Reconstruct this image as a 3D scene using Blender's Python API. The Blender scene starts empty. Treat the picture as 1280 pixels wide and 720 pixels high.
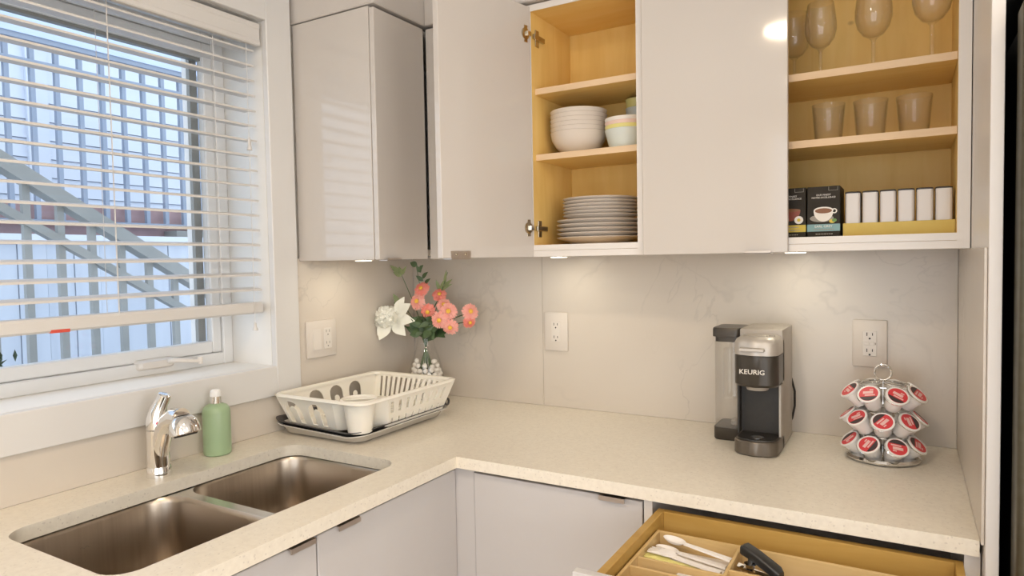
import bpy, bmesh, math, random
from mathutils import Vector, Matrix, Euler
random.seed(7)
SC = bpy.context.scene
COL = SC.collection
PI = math.pi
R = math.radians

# ------------------------------------------------------------------ camera
cam_d = bpy.data.cameras.new('camera')
cam_d.sensor_width = 36.0
cam_d.lens = 844.02 / 1280 * 36.0
cam_d.clip_start = 0.02
cam = bpy.data.objects.new('camera', cam_d)
COL.objects.link(cam)
def cam_matrix(pos, yaw, pitch, roll):
    f = Vector((math.sin(yaw) * math.cos(pitch), math.cos(yaw) * math.cos(pitch), math.sin(pitch)))
    r = Vector((math.cos(yaw), -math.sin(yaw), 0))
    u = r.cross(f)
    c, s = math.cos(roll), math.sin(roll)
    r2 = c * r + s * u
    u2 = -s * r + c * u
    m = Matrix((r2, u2, -f)).transposed().to_4x4()
    m.translation = Vector(pos)
    return m
cam.matrix_world = cam_matrix((1.6264, -2.0304, 1.4158), -0.5301, -0.0423, -0.0180)
SC.camera = cam

# ------------------------------------------------------------------ world, exposure, big lights
SC.view_settings.view_transform = 'Standard'
SC.view_settings.look = 'None'
SC.view_settings.gamma = 1.0
SC.view_settings.use_curve_mapping = False
SC.view_settings.exposure = -0.95
W = bpy.data.worlds.new('overcast_sky')
SC.world = W
W.use_nodes = True
bg = W.node_tree.nodes['Background']
bg.inputs[0].default_value = (0.77, 0.87, 1.0, 1)
bg.inputs[1].default_value = 4.2
SC.cycles.sample_clamp_indirect = 6.0
SC.cycles.caustics_reflective = False
SC.cycles.caustics_refractive = False
SC.cycles.max_bounces = 10
SC.cycles.transparent_max_bounces = 24

WARM = (1.0, 0.79, 0.56)
def area(name, loc, rot, size, size_y, power, color, shape='RECTANGLE', portal=False, spread=180):
    l = bpy.data.lights.new(name, 'AREA')
    l.shape = shape
    l.size = size
    if shape in ('RECTANGLE', 'ELLIPSE'):
        l.size_y = size_y
    l.energy = power
    l.color = color
    l.spread = R(spread)
    if portal:
        l.cycles.is_portal = True
    o = bpy.data.objects.new(name, l)
    o.location = loc
    o.rotation_euler = rot
    COL.objects.link(o)
    return o
# daylight through the window over the sink, and two added warm fill lamps out of view
area('window_portal', (-0.33, -1.31, 1.62), (0, R(-90), 0), 1.0, 1.28, 1.0, (1, 1, 1), portal=True)
area('patio_fill', (1.9, -3.42, 1.25), (R(90), 0, 0), 2.2, 2.0, 28.0, (1.0, 0.89, 0.75))  # warm frontal fill, added behind the camera to light fronts and shelves
area('side_fill', (3.42, -2.1, 1.35), (0, R(90), 0), 1.6, 1.6, 43.0, (1.0, 0.89, 0.75))  # fill added on the right to brighten doors that face it

# ------------------------------------------------------------------ mesh helpers
def T(x, y, z):
    return Matrix.Translation((x, y, z))
def pm(o):
    m = Matrix.LocRotScale(o.location, o.rotation_euler, o.scale)
    return pm(o.parent) @ m if o.parent else m
def obj(name, bm, mat, parent=None, smooth=True, local=False, ang=35):
    """one mesh object; geometry is given in world coordinates unless local"""
    if parent is not None and not local:
        bm.transform(pm(parent).inverted())
    bmesh.ops.recalc_face_normals(bm, faces=bm.faces)
    me = bpy.data.meshes.new(name)
    bm.to_mesh(me)
    bm.free()
    mats = mat if isinstance(mat, (list, tuple)) else [mat]
    for m_ in mats:
        me.materials.append(M[m_] if isinstance(m_, str) else m_)
    if smooth:
        me.shade_smooth()
        me.set_sharp_from_angle(angle=R(ang))
    o = bpy.data.objects.new(name, me)
    COL.objects.link(o)
    if parent is not None:
        o.parent = parent
    return o
def tag(o, label, cat, group=None):
    o['label'] = label
    o['category'] = cat
    if group:
        o['group'] = group
    return o
def thing(name, label, cat, loc=(0, 0, 0), rot=(0, 0, 0), group=None):
    o = bpy.data.objects.new(name, None)
    o.empty_display_size = 0.05
    COL.objects.link(o)
    o.location = loc
    o.rotation_euler = rot
    return tag(o, label, cat, group)
def struct(name, bm, mat, smooth=False, label=None):
    o = obj(name, bm, mat, None, smooth)
    o['kind'] = 'structure'
    o['label'] = label or name
    return o
def dup(root, loc=None, rot=None, label=None, group=None):
    r = root.copy()
    COL.objects.link(r)
    if loc is not None:
        r.location = loc
    if rot is not None:
        r.rotation_euler = rot
    if label:
        r['label'] = label
    if group:
        r['group'] = group
    for ch in list(root.children):
        c = ch.copy()
        COL.objects.link(c)
        c.parent = r
        for g in list(ch.children):
            d = g.copy()
            COL.objects.link(d)
            d.parent = c
    return r
def nb():
    return bmesh.new()
def box(bm, x0, x1, y0, y1, z0, z1, bev=0.0, seg=1, m=None):
    r = bmesh.ops.create_cube(bm, size=1.0)
    vs = r['verts']
    mat = T((x0 + x1) / 2, (y0 + y1) / 2, (z0 + z1) / 2) @ Matrix.Diagonal((abs(x1 - x0), abs(y1 - y0), abs(z1 - z0), 1))
    bmesh.ops.transform(bm, matrix=mat, verts=vs)
    if bev > 0:
        es = list({e for v in vs for e in v.link_edges})
        r2 = bmesh.ops.bevel(bm, geom=es, offset=bev, segments=seg, profile=0.5, affect='EDGES')
        vs = list({v for v in vs if v.is_valid} | set(r2['verts']))
    if m is not None:
        bmesh.ops.transform(bm, matrix=m, verts=vs)
    return bm
def bx(*a, **k):
    return box(nb(), *a, **k)
def loft(bm, rings, cap0=True, cap1=True, loop=False):
    vr = [[bm.verts.new(p) for p in ring] for ring in rings]
    n = len(vr[0])
    k = len(vr)
    for i in range(k if loop else k - 1):
        a, b = vr[i], vr[(i + 1) % k]
        for j in range(n):
            j2 = (j + 1) % n
            bm.faces.new((a[j], a[j2], b[j2], b[j]))
    if not loop:
        if cap0:
            bm.faces.new(list(reversed(vr[0])))
        if cap1:
            bm.faces.new(vr[-1])
    return bm
def rrect(x0, x1, y0, y1, r, n=6):
    pts = []
    for cx, cy, a0 in ((x1 - r, y1 - r, 0), (x0 + r, y1 - r, 90), (x0 + r, y0 + r, 180), (x1 - r, y0 + r, 270)):
        for i in range(n + 1):
            a = R(a0 + 90 * i / n)
            pts.append((cx + r * math.cos(a), cy + r * math.sin(a)))
    return pts
def rr_ring(x0, x1, y0, y1, r, z, n=6):
    return [(x, y, z) for x, y in rrect(x0, x1, y0, y1, r, n)]
def lathe(bm, prof, n=32, c=(0, 0, 0), m=None):
    """profile (r,z); r==0 ends collapse to a point"""
    rings = []
    start = len(bm.verts)
    for r, z in prof:
        if r < 1e-6:
            rings.append([bm.verts.new((c[0], c[1], c[2] + z))])
        else:
            rings.append([bm.verts.new((c[0] + r * math.cos(2 * PI * i / n), c[1] + r * math.sin(2 * PI * i / n), c[2] + z)) for i in range(n)])
    for a, b in zip(rings[:-1], rings[1:]):
        for i in range(n):
            i2 = (i + 1) % n
            if len(a) == 1 and len(b) == 1:
                break
            if len(a) == 1:
                bm.faces.new((a[0], b[i2], b[i]))
            elif len(b) == 1:
                bm.faces.new((a[i], a[i2], b[0]))
            else:
                bm.faces.new((a[i], a[i2], b[i2], b[i]))
    if m is not None:
        bmesh.ops.transform(bm, matrix=m, verts=[v for r_ in rings for v in r_])
    return bm
def tube(bm, pts, rad, n=8, closed=False, caps=True):
    P = [Vector(p) for p in pts]
    k = len(P)
    rs = rad if isinstance(rad, (list, tuple)) else [rad] * k
    up = Vector((0, 0, 1))
    rings = []
    prev = None
    for i in range(k):
        if closed:
            t = (P[(i + 1) % k] - P[i - 1]).normalized()
        else:
            t = (P[min(i + 1, k - 1)] - P[max(i - 1, 0)]).normalized()
        if prev is None:
            a = up if abs(t.z) < 0.9 else Vector((1, 0, 0))
            nrm = (a - t * a.dot(t)).normalized()
        else:
            nrm = (prev - t * prev.dot(t))
            nrm = nrm.normalized() if nrm.length > 1e-6 else prev
        prev = nrm
        b = t.cross(nrm)
        rings.append([P[i] + (nrm * math.cos(2 * PI * j / n) + b * math.sin(2 * PI * j / n)) * rs[i] for j in range(n)])
    loft(bm, rings, caps, caps, loop=closed)
    return bm
def plate(bm, outer, holes, t, fn):
    """2-D outline with holes, thickness t along w, mapped by fn(u,v,w)"""
    tmp = nb()
    edges = []
    for loop in [outer] + list(holes):
        vs = [tmp.verts.new((u, v, 0)) for u, v in loop]
        for i in range(len(vs)):
            edges.append(tmp.edges.new((vs[i], vs[(i + 1) % len(vs)])))
    bmesh.ops.triangle_fill(tmp, use_beauty=True, use_dissolve=False, edges=edges)
    # drop triangles that fell inside a hole
    def inside(p, poly):
        c = False
        j = len(poly) - 1
        for i in range(len(poly)):
            xi, yi = poly[i]
            xj, yj = poly[j]
            if (yi > p[1]) != (yj > p[1]) and p[0] < (xj - xi) * (p[1] - yi) / (yj - yi) + xi:
                c = not c
            j = i
        return c
    bad = [f for f in tmp.faces if any(inside(f.calc_center_median(), h) for h in holes) or not inside(f.calc_center_median(), outer)]
    if bad:
        bmesh.ops.delete(tmp, geom=bad, context='FACES_ONLY')
    r = bmesh.ops.extrude_face_region(tmp, geom=list(tmp.faces))
    for v in [g for g in r['geom'] if isinstance(g, bmesh.types.BMVert)]:
        v.co.z = t
    vm = {}
    for v in tmp.verts:
        vm[v] = bm.verts.new(fn(v.co.x, v.co.y, v.co.z))
    for f in tmp.faces:
        try:
            bm.faces.new([vm[v] for v in f.verts])
        except ValueError:
            pass
    tmp.free()
    return bm
def text_bm(body, size, m, extrude=0.0004, bold=0.0):
    cu = bpy.data.curves.new('txt', 'FONT')
    cu.body = body
    cu.size = size
    cu.align_x = 'CENTER'
    cu.align_y = 'CENTER'
    cu.extrude = extrude
    cu.offset = bold
    cu.resolution_u = 3
    o = bpy.data.objects.new('txt', cu)
    COL.objects.link(o)
    dg = bpy.context.evaluated_depsgraph_get()
    dg.update()
    me = bpy.data.meshes.new_from_object(o.evaluated_get(dg))
    bm = nb()
    bm.from_mesh(me)
    bm.transform(m)
    bpy.data.objects.remove(o)
    bpy.data.curves.remove(cu)
    bpy.data.meshes.remove(me)
    return bm
FACE_Y = Matrix.Rotation(R(90), 4, 'X')       # lettering upright, facing -y

# ------------------------------------------------------------------ materials
M = {}
def mat(name, col, rough=0.5, metal=0.0, **k):
    m = bpy.data.materials.new(name)
    m.use_nodes = True
    b = m.node_tree.nodes['Principled BSDF']
    b.inputs['Base Color'].default_value = (*col, 1)
    b.inputs['Roughness'].default_value = rough
    b.inputs['Metallic'].default_value = metal
    for key, v in k.items():
        b.inputs[key.replace('_', ' ')].default_value = v
    M[name] = m
    return m
def nodes(m):
    return m.node_tree.nodes, m.node_tree.links, m.node_tree.nodes['Principled BSDF']
def ramp(n, stops):
    r = n.new('ShaderNodeValToRGB')
    e = r.color_ramp.elements
    while len(e) < len(stops):
        e.new(0.5)
    for el, (p, c) in zip(e, stops):
        el.position = p
        el.color = (*c, 1)
    return r
def mapping(m, scale, coord='Object'):
    n, l, b = nodes(m)
    tc = n.new('ShaderNodeTexCoord')
    mp = n.new('ShaderNodeMapping')
    mp.inputs['Scale'].default_value = scale
    l.new(tc.outputs[coord], mp.inputs['Vector'])
    return mp
def noisy(name, c0, c1, scale=(8, 8, 8), rough=0.5, metal=0.0, detail=4, bump=0.0, **k):
    m = mat(name, c0, rough, metal, **k)
    n, l, b = nodes(m)
    mp = mapping(m, scale)
    t = n.new('ShaderNodeTexNoise')
    t.inputs['Scale'].default_value = 1.0
    t.inputs['Detail'].default_value = detail
    l.new(mp.outputs[0], t.inputs['Vector'])
    r = ramp(n, [(0.3, c0), (0.7, c1)])
    l.new(t.outputs['Fac'], r.inputs[0])
    l.new(r.outputs[0], b.inputs['Base Color'])
    if bump:
        bp = n.new('ShaderNodeBump')
        bp.inputs['Strength'].default_value = bump
        bp.inputs['Distance'].default_value = 0.002
        l.new(t.outputs['Fac'], bp.inputs['Height'])
        l.new(bp.outputs[0], b.inputs['Normal'])
    return m
noisy('wall_paint', (0.80, 0.77, 0.72), (0.82, 0.79, 0.74), (3, 3, 3), 0.6)
noisy('ceiling_paint', (0.86, 0.85, 0.83), (0.88, 0.87, 0.85), (3, 3, 3), 0.7)
noisy('trim_paint', (0.70, 0.685, 0.665), (0.72, 0.705, 0.685), (5, 5, 5), 0.35)
noisy('window_vinyl', (0.80, 0.79, 0.77), (0.82, 0.81, 0.79), (5, 5, 5), 0.3)
noisy('blind_slat', (0.66, 0.635, 0.605), (0.68, 0.655, 0.625), (4, 4, 4), 0.4)
noisy('white_gloss', (0.59, 0.545, 0.50), (0.60, 0.555, 0.51), (2, 2, 2), 0.07)
noisy('white_melamine', (0.74, 0.70, 0.66), (0.76, 0.72, 0.68), (2, 2, 2), 0.35)
noisy('base_gloss', (0.55, 0.53, 0.525), (0.56, 0.54, 0.535), (2, 2, 2), 0.2)
noisy('floor_wood', (0.50, 0.40, 0.29), (0.58, 0.47, 0.34), (2, 14, 2), 0.4)
mat('dark_void', (0.01, 0.01, 0.01), 0.9)
mat('chrome', (0.86, 0.85, 0.83), 0.06, 1.0)
mat('nickel', (0.55, 0.48, 0.42), 0.28, 1.0)
mat('hinge_metal', (0.60, 0.54, 0.42), 0.22, 1.0)
noisy('steel', (0.45, 0.38, 0.31), (0.53, 0.46, 0.38), (3, 90, 3), 0.30, 1.0)
noisy('steel_rim', (0.62, 0.59, 0.55), (0.68, 0.65, 0.60), (3, 60, 3), 0.22, 1.0)
mat('white_plastic', (0.74, 0.69, 0.63), 0.35)
mat('outlet_plate', (0.70, 0.64, 0.575), 0.35)
mat('slot_black', (0.03, 0.025, 0.02), 0.6)
noisy('rack_plastic', (0.86, 0.82, 0.73), (0.88, 0.84, 0.75), (6, 6, 6), 0.38, Subsurface_Weight=0.1, Subsurface_Radius=(0.01, 0.008, 0.005))
noisy('tray_plastic', (0.68, 0.64, 0.59), (0.72, 0.68, 0.63), (6, 6, 6), 0.3)
mat('dark_rubber', (0.06, 0.055, 0.055), 0.5)
noisy('soap_green', (0.34, 0.47, 0.28), (0.37, 0.50, 0.30), (9, 9, 9), 0.3)
mat('pump_white', (0.85, 0.84, 0.82), 0.25)
noisy('ceramic', (0.66, 0.595, 0.53), (0.68, 0.615, 0.55), (4, 4, 4), 0.22)
mat('pastel_blue', (0.66, 0.72, 0.70), 0.3)
mat('pastel_yellow', (0.80, 0.74, 0.28), 0.3)
mat('pastel_pink', (0.82, 0.62, 0.55), 0.3)
mat('pastel_white', (0.82, 0.78, 0.72), 0.3)
mat('pastel_green', (0.62, 0.68, 0.42), 0.3)
noisy('tea_black', (0.022, 0.018, 0.013), (0.034, 0.028, 0.020), (20, 20, 20), 0.55, Specular_IOR_Level=0.2)
mat('tea_teal', (0.20, 0.36, 0.38), 0.4)
mat('tea_yellow', (0.60, 0.45, 0.04), 0.4)
mat('print_white', (0.80, 0.76, 0.70), 0.5)
mat('print_grey', (0.30, 0.27, 0.23), 0.5)
mat('print_tea', (0.22, 0.08, 0.02), 0.4)
mat('print_red_tea', (0.25, 0.05, 0.02), 0.4)
mat('print_lemon', (0.65, 0.50, 0.05), 0.4)
mat('print_leaf', (0.12, 0.25, 0.05), 0.4)
mat('tin_white', (0.68, 0.64, 0.61), 0.25)
mat('tin_black', (0.03, 0.025, 0.025), 0.4)
noisy('card_yellow', (0.58, 0.43, 0.10), (0.62, 0.47, 0.12), (20, 20, 20), 0.6)
noisy('maker_silver', (0.42, 0.38, 0.33), (0.45, 0.41, 0.36), (30, 30, 30), 0.5, 0.4)
noisy('maker_band', (0.52, 0.48, 0.43), (0.55, 0.51, 0.46), (30, 30, 30), 0.45, 0.5)
noisy('maker_dark', (0.060, 0.052, 0.042), (0.070, 0.060, 0.050), (30, 30, 30), 0.32, 0.5)
noisy('maker_base', (0.14, 0.12, 0.095), (0.16, 0.135, 0.11), (30, 30, 30), 0.35, 0.6)
noisy('maker_black', (0.018, 0.015, 0.012), (0.026, 0.022, 0.017), (60, 60, 60), 0.45)
mat('logo_silver', (0.75, 0.70, 0.62), 0.3, 0.3)
mat('pod_white', (0.88, 0.85, 0.82), 0.3, Subsurface_Weight=0.15, Subsurface_Radius=(0.01, 0.01, 0.01))
mat('pod_red', (0.70, 0.06, 0.07), 0.35)
mat('pod_pink', (0.85, 0.55, 0.52), 0.4)
mat('pod_black', (0.06, 0.045, 0.045), 0.4)
noisy('petal_coral', (0.88, 0.21, 0.16), (0.93, 0.36, 0.29), (60, 60, 60), 0.55)
noisy('petal_coral_light', (0.92, 0.34, 0.28), (0.95, 0.52, 0.44), (60, 60, 60), 0.55)
mat('flower_centre', (0.85, 0.50, 0.06), 0.6)
noisy('petal_white', (0.86, 0.85, 0.74), (0.90, 0.88, 0.80), (40, 40, 40), 0.5)
noisy('leaf_green', (0.045, 0.085, 0.035), (0.09, 0.15, 0.055), (40, 40, 40), 0.5)
noisy('leaf_pale', (0.20, 0.26, 0.11), (0.30, 0.34, 0.16), (40, 40, 40), 0.5)
noisy('stem_green', (0.08, 0.13, 0.06), (0.12, 0.18, 0.08), (40, 40, 40), 0.5)
noisy('pebble_white', (0.88, 0.83, 0.77), (0.93, 0.89, 0.84), (30, 30, 30), 0.5)
mat('utensil_white', (0.86, 0.82, 0.78), 0.3)
mat('utensil_pink', (0.80, 0.62, 0.56), 0.3)
mat('black_handle', (0.02, 0.02, 0.02), 0.35)
mat('clear_wrap', (0.75, 0.70, 0.66), 0.25)
noisy('fridge_black', (0.004, 0.004, 0.004), (0.006, 0.006, 0.006), (9, 9, 9), 0.6)
noisy('fridge_door', (0.10, 0.09, 0.06), (0.12, 0.11, 0.08), (2, 2, 60), 0.4, 0.6)
# outside
noisy('siding', (0.60, 0.645, 0.72), (0.64, 0.685, 0.76), (2, 2, 2), 0.7)
noisy('railing_blue', (0.24, 0.285, 0.36), (0.28, 0.325, 0.40), (4, 4, 4), 0.6)
noisy('beam_blue', (0.50, 0.58, 0.74), (0.54, 0.62, 0.78), (4, 4, 4), 0.6)
noisy('stair_grey', (0.31, 0.32, 0.305), (0.37, 0.38, 0.365), (7, 7, 7), 0.6)
noisy('fence_pale', (0.46, 0.505, 0.575), (0.55, 0.595, 0.665), (6, 9, 1.2), 0.8)
noisy('brick_red', (0.36, 0.24, 0.24), (0.43, 0.29, 0.29), (12, 12, 12), 0.85)
noisy('ground_grey', (0.42, 0.45, 0.48), (0.52, 0.54, 0.56), (5, 5, 5), 0.9)
mat('seal_grey', (0.27, 0.27, 0.25), 0.5)
noisy('hedge_leaf', (0.03, 0.06, 0.03), (0.09, 0.13, 0.07), (20, 20, 20), 0.6)
mat('sticker_red', (0.65, 0.09, 0.06), 0.5)
mat('red_dot', (0.75, 0.02, 0.06), 0.3)

def emission(name, col, strength):
    m = bpy.data.materials.new(name)
    m.use_nodes = True
    n, l = m.node_tree.nodes, m.node_tree.links
    n.clear()
    e = n.new('ShaderNodeEmission')
    e.inputs[0].default_value = (*col, 1)
    e.inputs[1].default_value = strength
    o = n.new('ShaderNodeOutputMaterial')
    l.new(e.outputs[0], o.inputs[0])
    M[name] = m
emission('lamp_glow', (1.0, 0.93, 0.80), 14.0)
emission('puck_glow', (1.0, 0.92, 0.74), 6.0)

def thin_glass(name, tint=(1, 1, 1), refl=0.6, base=0.04, power=4.0, milk=0.0):
    """clear thin wall: straight-through light plus a facing-dependent gloss"""
    m = bpy.data.materials.new(name)
    m.use_nodes = True
    n, l = m.node_tree.nodes, m.node_tree.links
    n.clear()
    tr = n.new('ShaderNodeBsdfTransparent')
    tr.inputs[0].default_value = (*tint, 1)
    gl = n.new('ShaderNodeBsdfGlossy')
    gl.inputs['Roughness'].default_value = 0.02
    lw = n.new('ShaderNodeLayerWeight')
    lw.inputs[0].default_value = 0.5
    pw = n.new('ShaderNodeMath'); pw.operation = 'POWER'; pw.inputs[1].default_value = power
    ma = n.new('ShaderNodeMath'); ma.operation = 'MULTIPLY_ADD'; ma.inputs[1].default_value = refl; ma.inputs[2].default_value = base
    mx = n.new('ShaderNodeMixShader')
    o = n.new('ShaderNodeOutputMaterial')
    l.new(lw.outputs['Facing'], pw.inputs[0])
    l.new(pw.outputs[0], ma.inputs[0])
    l.new(ma.outputs[0], mx.inputs[0])
    l.new(tr.outputs[0], mx.inputs[1])
    l.new(gl.outputs[0], mx.inputs[2])
    last = mx
    if milk:
        df = n.new('ShaderNodeBsdfDiffuse')
        df.inputs[0].default_value = (0.9, 0.88, 0.84, 1)
        m2 = n.new('ShaderNodeMixShader')
        m2.inputs[0].default_value = milk
        l.new(mx.outputs[0], m2.inputs[1])
        l.new(df.outputs[0], m2.inputs[2])
        last = m2
    l.new(last.outputs[0], o.inputs[0])
    M[name] = m
thin_glass('pane_glass', (0.97, 0.985, 1.0), 0.3, 0.03)
thin_glass('tank_plastic', (0.985, 0.98, 0.97), 0.35, 0.03, 3.0, 0.04)
thin_glass('vase_glass', (0.99, 0.99, 0.985), 0.4, 0.03, 3.0)
thin_glass('drink_glass', (0.992, 0.99, 0.985), 0.75, 0.035, 2.4, 0.018)

def make_quartz():
    m = mat('quartz', (0.74, 0.69, 0.60), 0.28)
    n, l, b = nodes(m)
    mp = mapping(m, (1, 1, 1))
    v = n.new('ShaderNodeTexVoronoi')
    v.inputs['Scale'].default_value = 340.0
    l.new(mp.outputs[0], v.inputs['Vector'])
    ns = n.new('ShaderNodeTexNoise')
    ns.inputs['Scale'].default_value = 90.0
    ns.inputs['Detail'].default_value = 3.0
    l.new(mp.outputs[0], ns.inputs['Vector'])
    r1 = ramp(n, [(0.30, (0.765, 0.705, 0.60)), (0.55, (0.81, 0.75, 0.64)), (0.75, (0.835, 0.78, 0.67))])
    l.new(ns.outputs['Fac'], r1.inputs[0])
    # a few darker chips picked by the cell colour
    sep = n.new('ShaderNodeSeparateColor')
    l.new(v.outputs['Color'], sep.inputs[0])
    gt = n.new('ShaderNodeMath')
    gt.operation = 'GREATER_THAN'
    gt.inputs[1].default_value = 0.975
    l.new(sep.outputs[0], gt.inputs[0])
    mx = n.new('ShaderNodeMix')
    mx.data_type = 'RGBA'
    l.new(gt.outputs[0], mx.inputs['Factor'])
    l.new(r1.outputs[0], mx.inputs['A'])
    mx.inputs['B'].default_value = (0.68, 0.62, 0.53, 1)
    l.new(mx.outputs['Result'], b.inputs['Base Color'])
make_quartz()
def make_marble():
    m = mat('marble', (0.74, 0.69, 0.63), 0.25)
    n, l, b = nodes(m)
    mp = mapping(m, (1, 1, 1))
    mp.inputs['Rotation'].default_value = (0.3, 0.5, 0.2)
    def vein(scale, dist, width, seed):
        t = n.new('ShaderNodeTexNoise')
        t.inputs['Scale'].default_value = scale
        t.inputs['Detail'].default_value = 5
        t.inputs['Roughness'].default_value = 0.55
        t.inputs['Distortion'].default_value = dist
        o = n.new('ShaderNodeVectorMath')
        o.operation = 'ADD'
        o.inputs[1].default_value = (seed, seed * 1.7, seed * 0.3)
        l.new(mp.outputs[0], o.inputs[0])
        l.new(o.outputs[0], t.inputs['Vector'])
        s = n.new('ShaderNodeMath'); s.operation = 'SUBTRACT'; s.inputs[1].default_value = 0.5
        a = n.new('ShaderNodeMath'); a.operation = 'ABSOLUTE'
        l.new(t.outputs['Fac'], s.inputs[0]); l.new(s.outputs[0], a.inputs[0])
        r = ramp(n, [(0.0, (1, 1, 1)), (width, (0, 0, 0))])
        l.new(a.outputs[0], r.inputs[0])
        return r
    v1 = vein(1.5, 0.4, 0.010, 3.1)
    v2 = vein(2.6, 0.6, 0.006, 9.4)
    msk = n.new('ShaderNodeTexNoise'); msk.inputs['Scale'].default_value = 2.2
    l.new(mp.outputs[0], msk.inputs['Vector'])
    mr = ramp(n, [(0.42, (0, 0, 0)), (0.62, (1, 1, 1))])
    l.new(msk.outputs['Fac'], mr.inputs[0])
    ad = n.new('ShaderNodeMath'); ad.operation = 'MAXIMUM'
    l.new(v1.outputs[0], ad.inputs[0]); l.new(v2.outputs[0], ad.inputs[1])
    mu = n.new('ShaderNodeMath'); mu.operation = 'MULTIPLY'
    l.new(ad.outputs[0], mu.inputs[0]); l.new(mr.outputs[0], mu.inputs[1])
    m2 = n.new('ShaderNodeMath'); m2.operation = 'MULTIPLY'; m2.inputs[1].default_value = 0.36
    l.new(mu.outputs[0], m2.inputs[0])
    cl = n.new('ShaderNodeTexNoise'); cl.inputs['Scale'].default_value = 1.8; cl.inputs['Detail'].default_value = 3
    l.new(mp.outputs[0], cl.inputs['Vector'])
    cr = ramp(n, [(0.3, (0.63, 0.565, 0.49)), (0.7, (0.67, 0.61, 0.535))])
    l.new(cl.outputs['Fac'], cr.inputs[0])
    mx = n.new('ShaderNodeMix'); mx.data_type = 'RGBA'
    l.new(m2.outputs[0], mx.inputs['Factor'])
    l.new(cr.outputs[0], mx.inputs['A'])
    mx.inputs['B'].default_value = (0.42, 0.38, 0.34, 1)
    l.new(mx.outputs['Result'], b.inputs['Base Color'])
make_marble()
def make_wood(name, scale, c0, c1, c2, rough=0.42, knots=True):
    m = mat(name, c1, rough, Specular_IOR_Level=0.25)
    n, l, b = nodes(m)
    mp = mapping(m, scale)
    t = n.new('ShaderNodeTexNoise'); t.inputs['Scale'].default_value = 1.0
    t.inputs['Detail'].default_value = 6; t.inputs['Distortion'].default_value = 1.2
    l.new(mp.outputs[0], t.inputs['Vector'])
    r = ramp(n, [(0.25, c0), (0.5, c1), (0.8, c2)])
    l.new(t.outputs['Fac'], r.inputs[0])
    out = r.outputs[0]
    if knots:
        mp2 = mapping(m, (4.6, 4.6, 6.0))
        v = n.new('ShaderNodeTexVoronoi'); v.inputs['Scale'].default_value = 1.0
        l.new(mp2.outputs[0], v.inputs['Vector'])
        kr = ramp(n, [(0.0, (1, 1, 1)), (0.05, (0, 0, 0))])
        l.new(v.outputs['Distance'], kr.inputs[0])
        mx = n.new('ShaderNodeMix'); mx.data_type = 'RGBA'
        l.new(kr.outputs[0], mx.inputs['Factor'])
        l.new(out, mx.inputs['A'])
        mx.inputs['B'].default_value = (0.22, 0.11, 0.03, 1)
        out = mx.outputs['Result']
    l.new(out, b.inputs['Base Color'])
BI = ((0.80, 0.525, 0.16), (0.85, 0.58, 0.195), (0.88, 0.62, 0.235))
make_wood('birch_upright', (22, 22, 2.5), *BI)
make_wood('birch_level', (2.5, 22, 22), *BI)
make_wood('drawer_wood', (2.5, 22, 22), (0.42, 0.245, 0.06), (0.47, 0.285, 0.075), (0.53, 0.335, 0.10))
make_wood('birch_edge', (3, 30, 30), (0.66, 0.47, 0.29), (0.71, 0.52, 0.33), (0.75, 0.56, 0.37), knots=False)
make_wood('bamboo', (3, 26, 26), (0.58, 0.40, 0.17), (0.64, 0.45, 0.21), (0.70, 0.51, 0.26), knots=False)

# ------------------------------------------------------------------ room shell
ZC = 2.44
CT = 0.915          # worktop height
struct('floor', bx(-0.3, 3.4, -3.45, 0.15, -0.06, 0.0), 'floor_wood', label='brown wooden kitchen floor')
struct('ceiling', bx(-0.3, 3.4, -3.45, 0.15, ZC, ZC + 0.08), 'ceiling_paint', label='white kitchen ceiling')
WY0, WY1, WZ0, WZ1 = -1.95, -0.662, 1.112, 2.125
b = nb()
box(b, -0.30, -0.012, -3.45, WY0, 0, ZC)
box(b, -0.30, -0.012, WY1, 0.15, 0, ZC)
box(b, -0.30, -0.012, WY0, WY1, 0, WZ0)
box(b, -0.30, -0.012, WY0, WY1, WZ1, ZC)
wl = struct('wall_left', b, 'wall_paint', label='white wall with the window over the sink')
wb = struct('wall_back', bx(-0.012, 3.4, 0.012, 0.15, 0, ZC), 'wall_paint', label='back wall behind the worktop')
b = nb()
box(b, 3.4, 3.5, -1.3, 0.15, 0, ZC)
box(b, 3.4, 3.5, -3.45, -2.9, 0, ZC)
box(b, 3.4, 3.5, -2.9, -1.3, 0, 0.55)
box(b, 3.4, 3.5, -2.9, -1.3, 2.15, ZC)
struct('wall_right', b, 'wall_paint', label='right wall of the kitchen with an added window')
w3 = struct('added_window_3', bx(3.465, 3.47, -2.9, -1.3, 0.55, 2.15), 'pane_glass', label='added window in the right wall beside the fill lamp')  # unseen window, put in to go with the side fill lamp
for y0, y1, z0, z1 in ((-2.9, -2.85, 0.55, 2.15), (-1.35, -1.3, 0.55, 2.15), (-2.85, -1.35, 0.55, 0.6), (-2.85, -1.35, 2.1, 2.15)):
    obj('window_frame', bx(3.45, 3.49, y0, y1, z0, z1), 'window_vinyl', w3, False)
b = nb()
box(b, -0.012, 0.8, -3.50, -3.40, 0, ZC)
box(b, 3.0, 3.4, -3.50, -3.40, 0, ZC)
box(b, 0.8, 3.0, -3.50, -3.40, 2.25, ZC)
box(b, 0.8, 3.0, -3.50, -3.40, 0, 0.25)
struct('wall_front', b, 'wall_paint', label='wall behind the camera with an added patio window')
w2 = struct('added_window_2', bx(0.8, 3.0, -3.475, -3.47, 0.25, 2.25), 'pane_glass', label='added patio window behind the camera beside the fill lamp')  # unseen window, put in to go with the frontal fill lamp
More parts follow.
